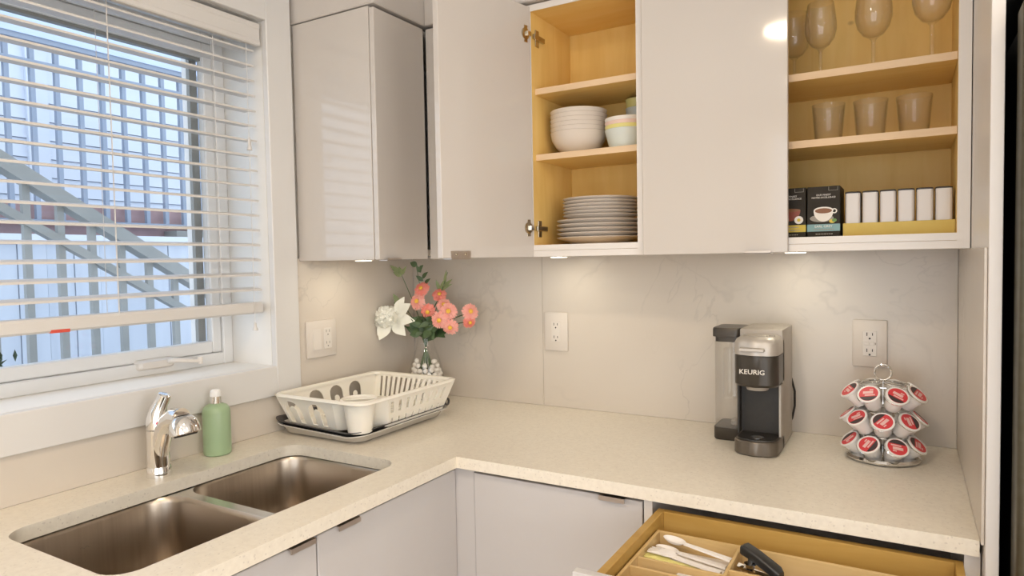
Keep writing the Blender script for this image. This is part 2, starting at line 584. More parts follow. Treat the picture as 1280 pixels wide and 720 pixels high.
for x0, x1, z0, z1 in ((0.8, 0.85, 0.25, 2.25), (2.95, 3.0, 0.25, 2.25), (1.87, 1.93, 0.25, 2.25), (0.85, 2.95, 0.25, 0.30), (0.85, 2.95, 2.2, 2.25)):
    obj('window_frame', bx(x0, x1, -3.49, -3.45, z0, z1), 'window_vinyl', w2, False)

# marble backsplash slabs on the walls
obj('backsplash_slab', bx(0.0, 0.5545, 0.0, 0.012, CT, 1.43, 0.0008), 'marble', wb, False)
obj('backsplash_slab', bx(0.5555, 1.7370, 0.0, 0.012, CT, 1.43, 0.0008), 'marble', wb, False)
obj('backsplash_slab', bx(-0.012, 0.0, -0.571, 0.0, CT, 1.43, 0.0008), 'marble', wl, False)
obj('backsplash_slab', bx(-0.012, 0.0, -2.6, -0.572, CT, 1.0225, 0.0008), 'marble', wl, False)

# window casing
tr = struct('trim_1', bx(-0.012, 0.010, WY1, WY1 + 0.091, 1.0235, ZC - 0.13, 0.002), 'trim_paint', label='flat white casing around the sink window')
obj('casing_board', bx(-0.012, 0.0105, -2.6, WY1, 1.0235, WZ0, 0.002), 'trim_paint', tr, False)
obj('casing_board', bx(-0.012, 0.0105, -2.6, WY1, WZ1, ZC - 0.13, 0.002), 'trim_paint', tr, False)
obj('casing_board', bx(-0.012, 0.0105, WY0 - 0.09, WY0, WZ0, WZ1, 0.002), 'trim_paint', tr, False)

# window: fixed frame, sash, pane, seal, crank
wn = struct('window_1', bx(-0.212, -0.208, -1.80, -0.735, 1.175, 2.05), 'pane_glass', label='clear pane of the sink window')
def bar(name, x0, x1, y0, y1, z0, z1, m='window_vinyl', bev=0.003):
    return obj(name, bx(x0, x1, y0, y1, z0, z1, bev), m, wn)
bar('window_frame', -0.26, -0.186, WY1 - 0.034, WY1, WZ0, WZ1)
bar('window_frame', -0.26, -0.186, WY0, WY0 + 0.04, WZ0, WZ1)
bar('window_frame', -0.26, -0.186, WY0 + 0.04, WY1 - 0.034, WZ0, WZ0 + 0.036)
bar('window_frame', -0.26, -0.186, WY0 + 0.04, WY1 - 0.034, WZ1 - 0.045, WZ1)
bar('sash', -0.225, -0.194, -0.728, WY1 - 0.035, 1.149, 2.079)
bar('sash', -0.225, -0.194, -1.90, -1.80, 1.149, 2.079)
bar('sash', -0.225, -0.194, -1.80, -0.7285, 1.149, 1.184)
bar('sash', -0.225, -0.194, -1.80, -0.7285, 2.035, 2.079)
bar('seal_strip', -0.240, -0.226, -0.752, -0.728, 1.184, 2.035, 'seal_grey', 0.0)
bar('screen_track', -0.262, -0.241, -0.752, -0.744, 1.16, 2.06, 'window_vinyl', 0.0)
bar('seal_strip', -0.226, -0.206, -1.80, -0.728, 2.026, 2.036, 'seal_grey', 0.0)
# crank operator
b = nb()
loft(b, [[(-0.194, y, z) for y, z in rrect(-0.975, -0.862, 1.127, 1.158, 0.012)],
         [(-0.176, y, z) for y, z in rrect(-0.970, -0.866, 1.130, 1.155, 0.011)],
         [(-0.170, y, z) for y, z in rrect(-0.962, -0.874, 1.134, 1.151, 0.008)]])
ck = obj('crank_housing', b, 'white_plastic', wn)
b = nb()
tube(b, [(-0.172, -0.885, 1.146), (-0.160, -0.878, 1.149), (-0.150, -0.862, 1.147), (-0.145, -0.82, 1.139), (-0.145, -0.805, 1.139)], [0.008, 0.008, 0.006, 0.0055, 0.007], 10)
tube(b, [(-0.145, -0.806, 1.130), (-0.145, -0.806, 1.150)], 0.007, 10)
obj('crank_lever', b, 'white_plastic', ck)

# venetian blind
bl = thing('window_blind', 'white horizontal slat blind half lowered over the sink window', 'blind', (-0.05, -1.3, 1.27))
b = nb()
prof = [(-0.020, 2.050), (-0.007, 2.050), (-0.004, 2.053), (-0.004, 2.062), (-0.006, 2.066), (-0.006, 2.096), (-0.004, 2.100), (-0.004, 2.111), (-0.007, 2.114), (-0.020, 2.114)]
loft(b, [[(x, y, z) for x, z in prof] for y in (-1.93, -0.674)])
obj('valance', b, 'blind_slat', bl, False)
obj('head_rail', bx(-0.076, -0.022, -1.93, -0.680, 2.066, 2.108, 0.002), 'window_vinyl', bl, False)
SLAT_Z = [2.040 - 0.0436 * i for i in range(17)]
sl0 = None
for i, z in enumerate(SLAT_Z):
    b = nb()
    rings = []
    for y in (-1.93, -0.678):
        up, dn = [], []
        for k in range(5):
            x = -0.077 + 0.050 * k / 4
            arc = 0.0018 * (1 - ((k - 2) / 2) ** 2) - 0.0055 * (k - 2) / 4
            up.append((x, y, z + 0.0027 + arc))
            dn.append((x, y, z - 0.0027 + arc))
        rings.append(up + dn[::-1])
    loft(b, rings)
    obj('slat', b, 'blind_slat', bl)
b = nb()
loft(b, [[(x, y, z) for x, z in ((-0.076, 1.276), (-0.028, 1.270), (-0.023, 1.275), (-0.023, 1.297), (-0.028, 1.303), (-0.076, 1.303))] for y in (-1.93, -0.678)])
rail = obj('bottom_rail', b, 'blind_slat', bl, False)
obj('sticker', bx(-0.05, -0.0226, -1.255, -1.215, 1.2690, 1.2765), 'sticker_red', rail, False)
for y in (-1.72, -1.10, -0.815):
    for dx, dy in ((-0.0785, 0.0), (-0.0255, 0.0), (-0.05, 0.012)):
        obj('ladder_cord', tube(nb(), [(dx, y + dy, 2.07), (dx, y + dy, 1.297)], 0.0008, 5), 'blind_slat', bl)
pc = obj('pull_cord', tube(nb(), [(-0.018, -0.712, 2.06), (-0.018, -0.713, 1.245)], 0.001, 5), 'blind_slat', bl)
obj('tassel', lathe(nb(), [(0, 0.024), (0.003, 0.024), (0.0045, 0.018), (0.0045, 0.012), (0.008, 0.005), (0.008, 0), (0, 0)], 14, (-0.018, -0.713, 1.222)), 'blind_slat', pc)
obj('tassel', lathe(nb(), [(0, 0.036), (0.003, 0.036), (0.0045, 0.028), (0.005, 0.016), (0.0075, 0.005), (0.0075, 0), (0, 0)], 14, (-0.018, -0.712, 1.745)), 'blind_slat', pc)

# ------------------------------------------------------------------ outside, seen through the blind
struct('ground', bx(-9.0, -0.31, -8, 8, -0.1, 0.0), 'ground_grey', label='grey paving outside')
hs = thing('neighbour_house', 'white board-clad house wall beyond the blue railing', 'house', (-4.6, 1.0, 0))
obj('wall', bx(-4.9, -4.62, -3, 5.5, 0, 5.6), 'siding', hs, False)
for i in range(26):
    z0 = 1.55 + i * 0.155
    b = nb()
    loft(b, [[(-4.62, y, z0), (-4.585, y, z0), (-4.60, y, z0 + 0.150), (-4.62, y, z0 + 0.150)] for y in (-3, 5.5)])
    obj('siding_board', b, 'siding', hs, False)
for y in (-0.9, 0.78, 2.45):
    obj('corner_post', bx(-4.60, -4.56, y, y + 0.16, 1.5, 5.6), 'siding', hs, False)
gr = thing('deck_railing', 'blue-grey upright railing with a top beam outside', 'railing', (-3.0, 0.5, 1.7))
for i in range(20):
    y = -0.037 + (i - 6) * 0.1395
    obj('baluster', bx(-3.015, -2.985, y - 0.013, y + 0.013, 1.70, 2.80), 'railing_blue', gr, False)
obj('upper_rail', bx(-3.02, -2.98, -1.2, 2.2, 2.645, 2.685), 'railing_blue', gr, False)
obj('top_rail', bx(-3.03, -2.97, -1.2, 2.2, 2.795, 2.825), 'railing_blue', gr, False)
obj('top_beam', bx(-3.10, -2.96, -1.2, 2.2, 2.825, 2.98), 'beam_blue', gr, False)
obj('bottom_rail', bx(-3.02, -2.98, -1.2, 2.2, 1.69, 1.715), 'railing_blue', gr, False)
bw = thing('brick_ledge', 'low red brick ledge under the blue railing', 'wall', (-3.2, 0.5, 0))
obj('brick_course', bx(-3.25, -3.05, -1.5, 2.6, 1.55, 1.82), 'brick_red', bw, False)
obj('capstone', bx(-3.06, -2.90, 0.95, 1.6, 1.60, 1.665), 'seal_grey', bw, False)
pf = thing('plank_fence', 'pale grey upright plank fence behind the stair rail', 'fence', (-2.7, 0.5, 0))
for i in range(22):
    y = -1.2 + i * 0.15
    obj('plank', bx(-2.72, -2.70 + 0.006 * (i % 2), y, y + 0.146, 0, 1.55 + 0.01 * ((i * 7) % 3)), 'fence_pale', pf, False)
obj('cap_rail', bx(-2.76, -2.66, -1.25, 2.2, 1.575, 1.61), 'siding', pf, False)
sr = thing('stair_railing', 'grey outdoor stair railing sloping down to the right', 'railing', (-1.2, -0.4, 0))
def sloped(name, y0, za, zb, y1, zc, zd, x0, x1):
    b = nb()
    loft(b, [[(x0, y0, za), (x1, y0, za), (x1, y0, zb), (x0, y0, zb)], [(x0, y1, zc), (x1, y1, zc), (x1, y1, zd), (x0, y1, zd)]])
    return obj(name, b, 'stair_grey', sr, False)
sloped('handrail', -1.30, 2.053, 2.120, 0.02, 1.236, 1.296, -1.235, -1.165)
sloped('lower_rail', -1.30, 1.888, 1.925, -0.10, 1.168, 1.203, -1.22, -1.18)
for i in range(-3, 7):
    y = -0.769 + i * 0.1158
    ztop = 1.60 - 0.619 * (y + 0.55) + 0.02
    obj('baluster', bx(-1.211, -1.189, y - 0.0125, y + 0.0125, 0, ztop), 'stair_grey', sr, False)
# a shrub's twig just outside the lower corner
sh = thing('garden_shrub', 'small dark green shrub outside the lower window corner', 'shrub', (-0.60, -1.22, 0))
obj('stem', tube(nb(), [(-0.60, -1.22, 0), (-0.59, -1.20, 0.7), (-0.60, -1.16, 1.16)], [0.012, 0.009, 0.003], 6), 'hedge_leaf', sh)
b = nb()
for i in range(90):
    c = Vector((-0.60 + random.gauss(0, 0.03), -1.155 + random.gauss(0, 0.03), 1.12 + random.gauss(0, 0.035)))
    d = Vector((random.gauss(0, 1), random.gauss(0, 1), random.gauss(0, 1))).normalized() * 0.018
    e = d.orthogonal().normalized() * 0.006
    f_ = d.cross(e).normalized() * 0.001
    vs = [b.verts.new(c - d), b.verts.new(c + e), b.verts.new(c + d), b.verts.new(c - e), b.verts.new(c + f_ * 3)]
    for q in ((0, 1, 4), (1, 2, 4), (2, 3, 4), (3, 0, 4)):
        b.faces.new([vs[k] for k in q])
fo = obj('foliage', b, 'hedge_leaf', sh)
fo['kind'] = 'stuff'

# ------------------------------------------------------------------ worktop, sink
wt = nb()
outer = [(0, 0), (1.7372, 0), (1.7372, -0.635), (0.635, -0.635), (0.635, -2.45), (0, -2.45)]
SX0, SX1, SY0, SY1 = 0.150, 0.535, -1.443, -0.737
hole = rrect(SX0, SX1, SY0, SY1, 0.050, 8)
plate(wt, outer, [hole], 0.029, lambda u, v, w: (u, v, CT - w))
tag(obj('worktop', wt, 'quartz', None, True, ang=30), 'cream speckled quartz L-shaped worktop with a sink cut-out', 'worktop')

sk = thing('kitchen_sink', 'stainless steel double-bowl undermount sink under the window', 'sink', (0.34, -1.09, 0.69))
bowls = ((-1.452, -1.093), (-1.067, -0.728))
ZS = 0.884
b = nb()
holes = [rrect(0.138, 0.546, y0, y1, 0.070, 10) for y0, y1 in bowls]
plate(b, rrect(0.105, 0.575, -1.49, -0.69, 0.03, 4), holes, 0.0015, lambda u, v, w: (u, v, ZS - w))
obj('rim', b, 'steel_rim', sk)
for bi, (y0, y1) in enumerate(bowls):
    b = nb()
    rings = []
    def rg(i, z, r):
        return rr_ring(0.138 + i, 0.546 - i, y0 + i, y1 - i, r, z, 10)
    rings += [rg(0, ZS, 0.070), rg(0.003, ZS - 0.004, 0.068), rg(0.006, ZS - 0.012, 0.066), rg(0.010, ZS - 0.14, 0.064)]
    for k in range(1, 6):
        a = R(18 * k)
        rings.append(rg(0.010 + 0.035 * (1 - math.cos(a)), ZS - 0.14 - 0.035 * math.sin(a), max(0.064 - 0.012 * k, 0.02)))
    loft(b, rings, False, True)
    bo = obj('bowl', b, 'steel', sk, ang=60)
    cy = (y0 + y1) / 2
    obj('drain', lathe(nb(), [(0, 0.002), (0.016, 0.002), (0.02, 0.004), (0.040, 0.004), (0.045, 0.0005), (0.045, 0.0)], 28, (0.33, cy, ZS - 0.175)), 'chrome', bo)
    # small stamped mark on the wall side
    mk = tube(nb(), [(0.1497, cy - 0.028 + 0.0035 * i, ZS - 0.052 + 0.0025 * math.sin(i * 2.1)) for i in range(6)], 0.0006, 5)
    obj('stamp', mk, 'print_grey', bo, False)

# ------------------------------------------------------------------ base cabinets
def tab_top(parent, axis, a0, a1, front, z):
    """folded tab pull over the top edge of a base door; front = door face coordinate"""
    b = nb()
    if axis == 'y':       # door faces -y, pull runs along x
        box(b, a0, a1, front - 0.012, front + 0.018, z, z + 0.0025)
        box(b, a0, a1, front - 0.012, front - 0.0095, z - 0.008, z)
    else:
        box(b, front - 0.018, front + 0.012, a0, a1, z, z + 0.0025)
        box(b, front + 0.0095, front + 0.012, a0, a1, z - 0.008, z)
    return obj('handle', b, 'nickel', parent, False)
sb = thing('sink_cabinet', 'white base cabinet with two doors under the sink', 'cabinet', (0.3, -1.3, 0))
b = nb()
box(b, 0.02, 0.592, -0.64, -0.622, 0.1, 0.883)
box(b, 0.02, 0.592, -1.57, -1.552, 0.1, 0.883)
box(b, 0.02, 0.592, -1.552, -0.64, 0.1, 0.118)
obj('carcass', b, 'white_melamine', sb, False)
obj('plinth', bx(0.52, 0.54, -1.57, -0.62, 0, 0.1), 'white_melamine', sb, False)
for y0, y1, h0, h1 in ((-1.0885, -0.6130, -1.040, -0.978), (-1.550, -1.0925, -1.165, -1.103)):
    d = obj('door', bx(0.595, 0.615, y0, y1, 0.11, 0.873, 0.0015), 'base_gloss', sb, False)
    tab_top(d, 'x', h0, h1, 0.615, 0.8735)
d2 = thing('end_base_cabinet', 'white base cabinet left of the sink cabinet', 'cabinet', (0.3, -2.0, 0))
obj('carcass', bx(0.02, 0.592, -2.44, -1.575, 0.1, 0.883), 'white_melamine', d2, False)
obj('door', bx(0.595, 0.615, -2.44, -1.5535, 0.11, 0.873, 0.0015), 'base_gloss', d2, False)
cb = thing('corner_cabinet', 'white corner base cabinet with one door beside the open drawer', 'cabinet', (0.85, -0.3, 0))
obj('filler', bx(0.604, 0.6725, -0.611, -0.595, 0.1, 0.880, 0.001), 'base_gloss', cb, False)
b = nb()
box(b, 0.615, 0.633, -0.592, -0.02, 0.1, 0.884)
box(b, 1.105, 1.123, -0.592, -0.02, 0.1, 0.884)
box(b, 0.633, 1.105, -0.592, -0.02, 0.1, 0.118)
obj('carcass', b, 'white_melamine', cb, False)
dd = obj('door', bx(0.6745, 1.1215, -0.615, -0.595, 0.11, 0.873, 0.0015), 'base_gloss', cb, False)
tab_top(dd, 'y', 1.022, 1.084, -0.615, 0.8735)
obj('plinth', bx(0.615, 1.12, -0.54, -0.52, 0, 0.1), 'white_melamine', cb, False)

dc = thing('drawer_cabinet', 'white base cabinet with its top drawer pulled open', 'cabinet', (1.43, -0.3, 0))
b = nb()
box(b, 1.1245, 1.1435, -0.611, -0.02, 0.1, 0.884)
box(b, 1.7165, 1.7405, -0.611, -0.02, 0.1, 0.884)
box(b, 1.1435, 1.7165, -0.03, -0.02, 0.1, 0.884)
box(b, 1.1435, 1.7165, -0.592, -0.03, 0.1, 0.118)
box(b, 1.1435, 1.7165, -0.592, -0.03, 0.70, 0.716)
obj('carcass', b, 'white_melamine', dc, False)
for z0, z1 in ((0.11, 0.405), (0.41, 0.70)):
    d = obj('drawer_front', bx(1.126, 1.7385, -0.615, -0.595, z0, z1, 0.0015), 'base_gloss', dc, False)
    tab_top(d, 'y', 1.40, 1.462, -0.615, z1)
DY = -0.970
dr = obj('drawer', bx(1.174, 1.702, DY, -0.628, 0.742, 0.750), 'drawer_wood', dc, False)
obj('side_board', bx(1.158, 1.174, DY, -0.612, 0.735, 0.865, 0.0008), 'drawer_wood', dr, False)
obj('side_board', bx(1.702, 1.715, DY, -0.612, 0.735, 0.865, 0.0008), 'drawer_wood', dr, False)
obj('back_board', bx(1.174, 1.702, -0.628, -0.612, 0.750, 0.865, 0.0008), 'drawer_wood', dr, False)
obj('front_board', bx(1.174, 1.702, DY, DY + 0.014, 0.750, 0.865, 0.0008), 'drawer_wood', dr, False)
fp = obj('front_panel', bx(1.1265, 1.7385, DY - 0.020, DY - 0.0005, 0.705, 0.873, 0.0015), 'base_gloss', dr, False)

# tall end panel and refrigerator
tp = thing('tall_end_panel', 'tall white end panel between worktop and black refrigerator', 'panel', (1.755, -0.3, 0))
obj('board', bx(1.7425, 1.7615, -0.668, 0.0, 0, ZC - 0.002, 0.001), 'white_melamine', tp, False)
obj('backsplash_return', bx(1.7375, 1.7420, -0.655, 0.0, CT, 1.4215, 0.0005), 'marble', tp, False)
fr = thing('refrigerator', 'black refrigerator at the right edge behind the white panel', 'refrigerator', (2.2, -0.35, 0))
obj('body', bx(1.790, 2.60, -0.66, -0.03, 0.02, 1.80, 0.004), 'fridge_black', fr)
for z0, z1 in ((0.05, 0.70), (0.712, 1.80)):
    d = obj('door', bx(1.7755, 2.60, -0.745, -0.672, z0, z1, 0.010, 3), 'fridge_door', fr)
    obj('handle', tube(nb(), [(2.50, -0.745, z0 + 0.1), (2.50, -0.79, z0 + 0.12), (2.50, -0.79, z1 - 0.12), (2.50, -0.745, z1 - 0.1)], 0.011, 10), 'chrome', d)
cf = thing('bridge_cabinet', 'near-black cupboard over the black refrigerator', 'cabinet', (2.2, -0.3, 1.84))
obj('body', bx(1.7635, 2.60, -0.60, -0.0, 1.84, ZC - 0.002), 'fridge_black', cf, False)  # whole body takes the refrigerator's near-black

# ------------------------------------------------------------------ upper cabinets
Z1, ZI0, ZI1, Z2 = 1.422, 1.456, 2.122, 2.140
DF, CF = 0.325, 0.305          # door face, carcass front
def tab_bottom(parent, kind, a0, a1):
    """folded tab pull on the lower edge of a wall-cabinet door: screw plate inside, lip below"""
    b = nb()
    if kind == 'y':
        box(b, a0, a1, -DF - 0.010, -CF + 0.001, Z1 - 0.0035, Z1 - 0.001)
        box(b, a0, a1, -DF - 0.010, -DF - 0.008, Z1 - 0.0035, Z1 + 0.004)
    else:
        box(b, CF - 0.001, DF + 0.010, a0, a1, Z1 - 0.0035, Z1 - 0.001)
        box(b, DF + 0.008, DF + 0.010, a0, a1, Z1 - 0.0035, Z1 + 0.004)
    return obj('handle', b, 'nickel', parent, False)
ul = thing('corner_wall_cabinet', 'glossy white wall cabinet beside the window with its door shut', 'wall cabinet', (0.15, -0.28, Z1))
obj('side_panel', bx(0.0005, CF + 0.001, -0.556, -0.538, Z1, Z2, 0.001), 'white_gloss', ul, False)
b = nb()
box(b, 0.001, CF, -0.538, -0.001, Z1 + 0.012, Z1 + 0.03)
box(b, 0.001, CF, -0.538, -0.001, Z2 - 0.018, Z2)
box(b, 0.001, 0.012, -0.538, -0.001, Z1 + 0.03, Z2 - 0.018)
box(b, 0.012, CF, -0.320, -0.306, Z1 + 0.03, Z2 - 0.018)
obj('carcass', b, 'white_melamine', ul, False)
d = obj('door', bx(CF + 0.003, DF, -0.5545, -0.3285, Z1, Z2 - 0.006, 0.0012), 'white_gloss', ul, False)
tab_bottom(d, 'x', -0.531, -0.470)
# blind corner piece on the back run
ub = thing('blind_corner_panel', 'narrow white closed front in the corner behind the open door', 'wall cabinet', (0.5, -0.15, Z1))
b = nb()
box(b, 0.335, 0.672, -CF + 0.002, -0.001, Z1 + 0.012, Z1 + 0.03)
box(b, 0.335, 0.672, -CF + 0.002, -0.001, Z2 - 0.018, Z2)
obj('carcass', b, 'white_melamine', ub, False)
obj('front', bx(0.3285, 0.6735, -DF + 0.004, -CF + 0.0, Z1, Z2 - 0.006, 0.0012), 'white_gloss', ub, False)

def wall_unit(root, x0, x1, gl, gr_, shelves, back=-0.045):
    obj('side_panel', bx(x0, x0 + gl, -CF, -0.001, Z1 + 0.018, Z2), 'birch_upright', root, False)
    obj('side_panel', bx(x1 - gr_, x1, -CF, -0.001, Z1 + 0.018, Z2), 'birch_upright', root, False)
    obj('edge_strip', bx(x0, x0 + gl, -CF - 0.0015, -CF, Z1, Z2), 'white_melamine', root, False)
    obj('edge_strip', bx(x1 - gr_, x1, -CF - 0.0015, -CF, Z1, Z2), 'white_melamine', root, False)
    a, c = x0 + gl, x1 - gr_
    obj('back_panel', bx(a, c, back, -0.001, ZI0 - 0.016, ZI1), 'birch_upright', root, False)
    obj('bottom_board', bx(a, c, -CF, back, ZI0 - 0.016, ZI0), 'birch_level', root, False)
    obj('top_board', bx(a, c, -CF, back, ZI1, Z2), 'birch_level', root, False)
    obj('edge_strip', bx(a, c, -CF - 0.0015, -CF, ZI0 - 0.016, ZI0), 'white_melamine', root, False)
    obj('edge_strip', bx(a, c, -CF - 0.0015, -CF, ZI1, Z2), 'white_melamine', root, False)
    obj('light_rail', bx(x0, x1, -CF - 0.001, -0.001, Z1, ZI0 - 0.0165, 0.0005), 'white_melamine', root, False)
    for z in shelves:
        s = obj('shelf', bx(a + 0.0005, c - 0.0005, -0.285, back, z - 0.017, z), 'birch_level', root, False)
        obj('edge_band', bx(a + 0.0005, c - 0.0005, -0.2862, -0.285, z - 0.017, z), 'birch_edge', s, False)
up = thing('plate_cabinet', 'open wall cabinet holding plates and bowls, door swung left', 'wall cabinet', (0.85, -0.15, Z1))
wall_unit(up, 0.675, 1.0245, 0.018, 0.018, (1.907, 1.718))
# its door, swung out about 103 degrees, seen from the inside
ang = R(103)
hx, hy, DW = 0.692, -0.309, 0.346
dirv = Vector((math.cos(ang), -math.sin(ang), 0))
nrm = Vector((-math.sin(ang), -math.cos(ang), 0))
DM = Matrix((dirv, nrm, Vector((0, 0, 1)))).transposed().to_4x4()
DM.translation = Vector((hx, hy, 0))
# local: x along the door from the hinge, y towards its glossy outside
def dbox(bm, x0, x1, y0, y1, z0, z1, bev=0.0):
    return box(bm, x0, x1, y0, y1, z0, z1, bev, m=DM)
d = obj('door', dbox(nb(), 0.0, DW, 0.0, 0.019, Z1, Z2 - 0.006, 0.001), 'white_gloss', up, False)
b = nb()
dbox(b, 0.250, 0.318, -0.0016, 0.0, Z1 - 0.002, Z1 + 0.018)
dbox(b, 0.250, 0.318, 0.0, 0.029, Z1 - 0.0035, Z1 - 0.001)
obj('handle', b, 'nickel', d, False)
for hx_ in (0.268, 0.300):
    obj('screw', lathe(nb(), [(0.0032, 0), (0.0032, 0.001), (0.002, 0.0016), (0, 0.0016)], 12, m=DM @ T(hx_, -0.0016, Z1 + 0.009) @ Matrix.Rotation(R(90), 4, 'X')), 'hinge_metal', d)
for hz in (1.505, 2.055):
    hg = nb()
    # cup flange on the door
    dbox(hg, 0.012, 0.026, -0.0016, 0.0, hz - 0.024, hz + 0.024, 0.0005)
    lathe(hg, [(0.0165, 0), (0.0165, 0.002), (0.014, 0.003), (0, 0.003)], 18, m=DM @ T(0.020, 0.0, hz) @ Matrix.Rotation(R(90), 4, 'X'))
    h = obj('hinge', hg, 'hinge_metal', up)
    b = nb()
    dbox(b, 0.004, 0.020, -0.010, -0.002, hz - 0.007, hz + 0.007, 0.001)
    obj('hinge_link', b, 'chrome', h)
    b = nb()
    box(b, 0.6932, 0.702, -0.298, -0.235, hz - 0.008, hz + 0.006, 0.001)
    box(b, 0.6932, 0.696, -0.283, -0.262, hz - 0.026, hz + 0.022, 0.0005)
    obj('hinge_arm', b, 'hinge_metal', h)
uw = thing('glass_cabinet', 'wide wall cabinet with one shut door and glasses on open shelves', 'wall cabinet', (1.38, -0.15, Z1))
wall_unit(uw, 1.0265, 1.7405, 0.018, 0.0235, (1.843, 1.685))
d = obj('door', bx(1.0275, 1.3825, -DF, -CF - 0.0025, Z1 - 0.001, Z2 - 0.006, 0.0012), 'white_gloss', uw, False)
tab_bottom(d, 'y', 1.286, 1.346)
# boxed-in soffit over the wall cabinets
sf = struct('trim_2', bx(-0.011, 0.329, -0.558, -0.001, Z2 + 0.004, ZC, 0.003), 'white_gloss', label='white boxed soffit above the wall cabinets')
obj('soffit_board', bx(0.3295, 1.7420, -0.328, -0.001, Z2 + 0.004, ZC, 0.003), 'white_gloss', sf, False)

# ------------------------------------------------------------------ lamps
def puck(x, y, label, power=1.0):
    t = thing('puck_light', label, 'light', (x, y, Z1), group='puck lights under the wall cabinets')
    obj('ring', lathe(nb(), [(0.027, 0.004), (0.034, 0.004), (0.034, -0.0005), (0.033, -0.0015), (0.027, -0.0015), (0.027, 0.004)], 28, (x, y, Z1)), 'chrome', t)
    obj('lens', lathe(nb(), [(0, -0.0042), (0.024, -0.0036), (0.027, -0.001), (0.027, 0.003), (0, 0.003)], 28, (x, y, Z1)), 'puck_glow', t)
    o = area('puck_lamp', (0, 0, -0.0055), (0, 0, 0), 0.05, 0, power, (1.0, 0.93, 0.76), 'DISK')
    o.parent = t
    return t
puck(0.140, -0.420, 'small round light under the cabinet beside the window', 0.6)
puck(0.690, -0.140, 'small round light under the plate cabinet', 0.6)
puck(1.375, -0.140, 'small round light under the middle of the glass cabinet', 0.6)
def downlight(x, y, label, power, rad=0.075):
    t = thing('ceiling_downlight', label, 'light', (x, y, ZC), group='recessed ceiling downlights')
    obj('trim_ring', lathe(nb(), [(rad, -0.001), (rad + 0.02, -0.001), (rad + 0.018, -0.006), (rad, -0.008), (rad, -0.001)], 32, (x, y, ZC)), 'ceiling_paint', t)
    obj('lens', lathe(nb(), [(0, -0.002), (rad, -0.002), (rad, -0.001), (0, -0.001)], 32, (x, y, ZC)), 'lamp_glow', t)
    l = area('downlight_lamp', (0, 0, -0.012), (0, 0, 0), rad * 2, 0, power, WARM, 'DISK')
    l.parent = t
    return t
downlight(1.14, -1.92, 'ceiling downlight above the sink side of the floor', 20)
downlight(2.45, -1.92, 'ceiling downlight in front of the refrigerator', 11)
downlight(1.10, -2.95, 'ceiling downlight near the added patio window on the left', 11)
downlight(2.45, -2.95, 'ceiling downlight near the added patio window on the right', 11)

# ------------------------------------------------------------------ outlets and switch
def slots_y(parent, cx, cz, y, m='slot_black'):
    obj('slot', bx(cx - 0.0075, cx - 0.0055, y - 0.0006, y, cz - 0.001, cz + 0.008), m, parent, False)
    obj('slot', bx(cx + 0.0055, cx + 0.0075, y - 0.0006, y, cz + 0.000, cz + 0.007), m, parent, False)
    obj('slot', lathe(nb(), [(0, 0.0006), (0.0026, 0.0006), (0.0026, 0)], 12, m=T(cx, y, cz - 0.008) @ Matrix.Rotation(R(90), 4, 'X')), m, parent)
def outlet_back(x0, x1, z0, z1, gfci, label):
    t = thing('wall_outlet', label, 'outlet', ((x0 + x1) / 2, 0, (z0 + z1) / 2))
    obj('cover_plate', bx(x0, x1, -0.0075, -0.0002, z0, z1, 0.003, 2), 'outlet_plate', t)
    cx, cz = (x0 + x1) / 2, (z0 + z1) / 2
    f = obj('socket_face', bx(cx - 0.0165, cx + 0.0165, -0.0095, -0.0075, cz - 0.0335, cz + 0.0335, 0.0008), 'white_plastic', t)
    for s in (-1, 1):
        slots_y(f, cx, cz + s * 0.0215, -0.0095)
    if gfci:
        obj('test_button', bx(cx - 0.0145, cx - 0.001, -0.0108, -0.0095, cz - 0.0045, cz + 0.0045, 0.0005), 'white_plastic', f, False)
        obj('test_button', bx(cx + 0.001, cx + 0.0105, -0.0108, -0.0095, cz - 0.0045, cz + 0.0045, 0.0005), 'white_plastic', f, False)
        obj('indicator', bx(cx + 0.0125, cx + 0.0145, -0.0100, -0.0095, cz - 0.003, cz + 0.003), 'print_grey', f, False)
outlet_back(0.566, 0.652, 1.106, 1.236, False, 'single wall outlet below the plate cabinet')
outlet_back(1.500, 1.582, 1.112, 1.238, True, 'wall outlet with test buttons above the pod carousel')
t = thing('switch_plate', 'double wall plate with rocker switch and outlet beside the window', 'switch', (0, -0.478, 1.172))
obj('cover_plate', bx(0.0002, 0.0075, -0.541, -0.415, 1.114, 1.232, 0.003, 2), 'outlet_plate', t)
b = nb()
loft(b, [[(0.0075, -0.528, z0), (x, -0.528, z0), (x2, -0.528, z1), (0.0075, -0.528, z1)] and
         [(0.0075, y, 1.140), (0.0125, y, 1.140), (0.0085, y, 1.206), (0.0075, y, 1.206)] for y, x, x2, z0, z1 in ((-0.517, 0, 0, 0, 0), (-0.484, 0, 0, 0, 0))])
obj('rocker', b, 'white_plastic', t, False)
f = obj('socket_face', bx(0.0075, 0.0095, -0.471, -0.438, 1.139, 1.206, 0.0008), 'white_plastic', t)
for cz in (1.193, 1.156):
    for dy in (-0.0065, 0.0065):
        obj('slot', bx(0.0095, 0.0101, -0.4545 + dy - 0.001, -0.4545 + dy + 0.001, cz - 0.001, cz + 0.007), 'print_grey', f, False)
    obj('slot', bx(0.0095, 0.0101, -0.4567, -0.4523, cz - 0.0105, cz - 0.006, 0.0002), 'print_grey', f, False)

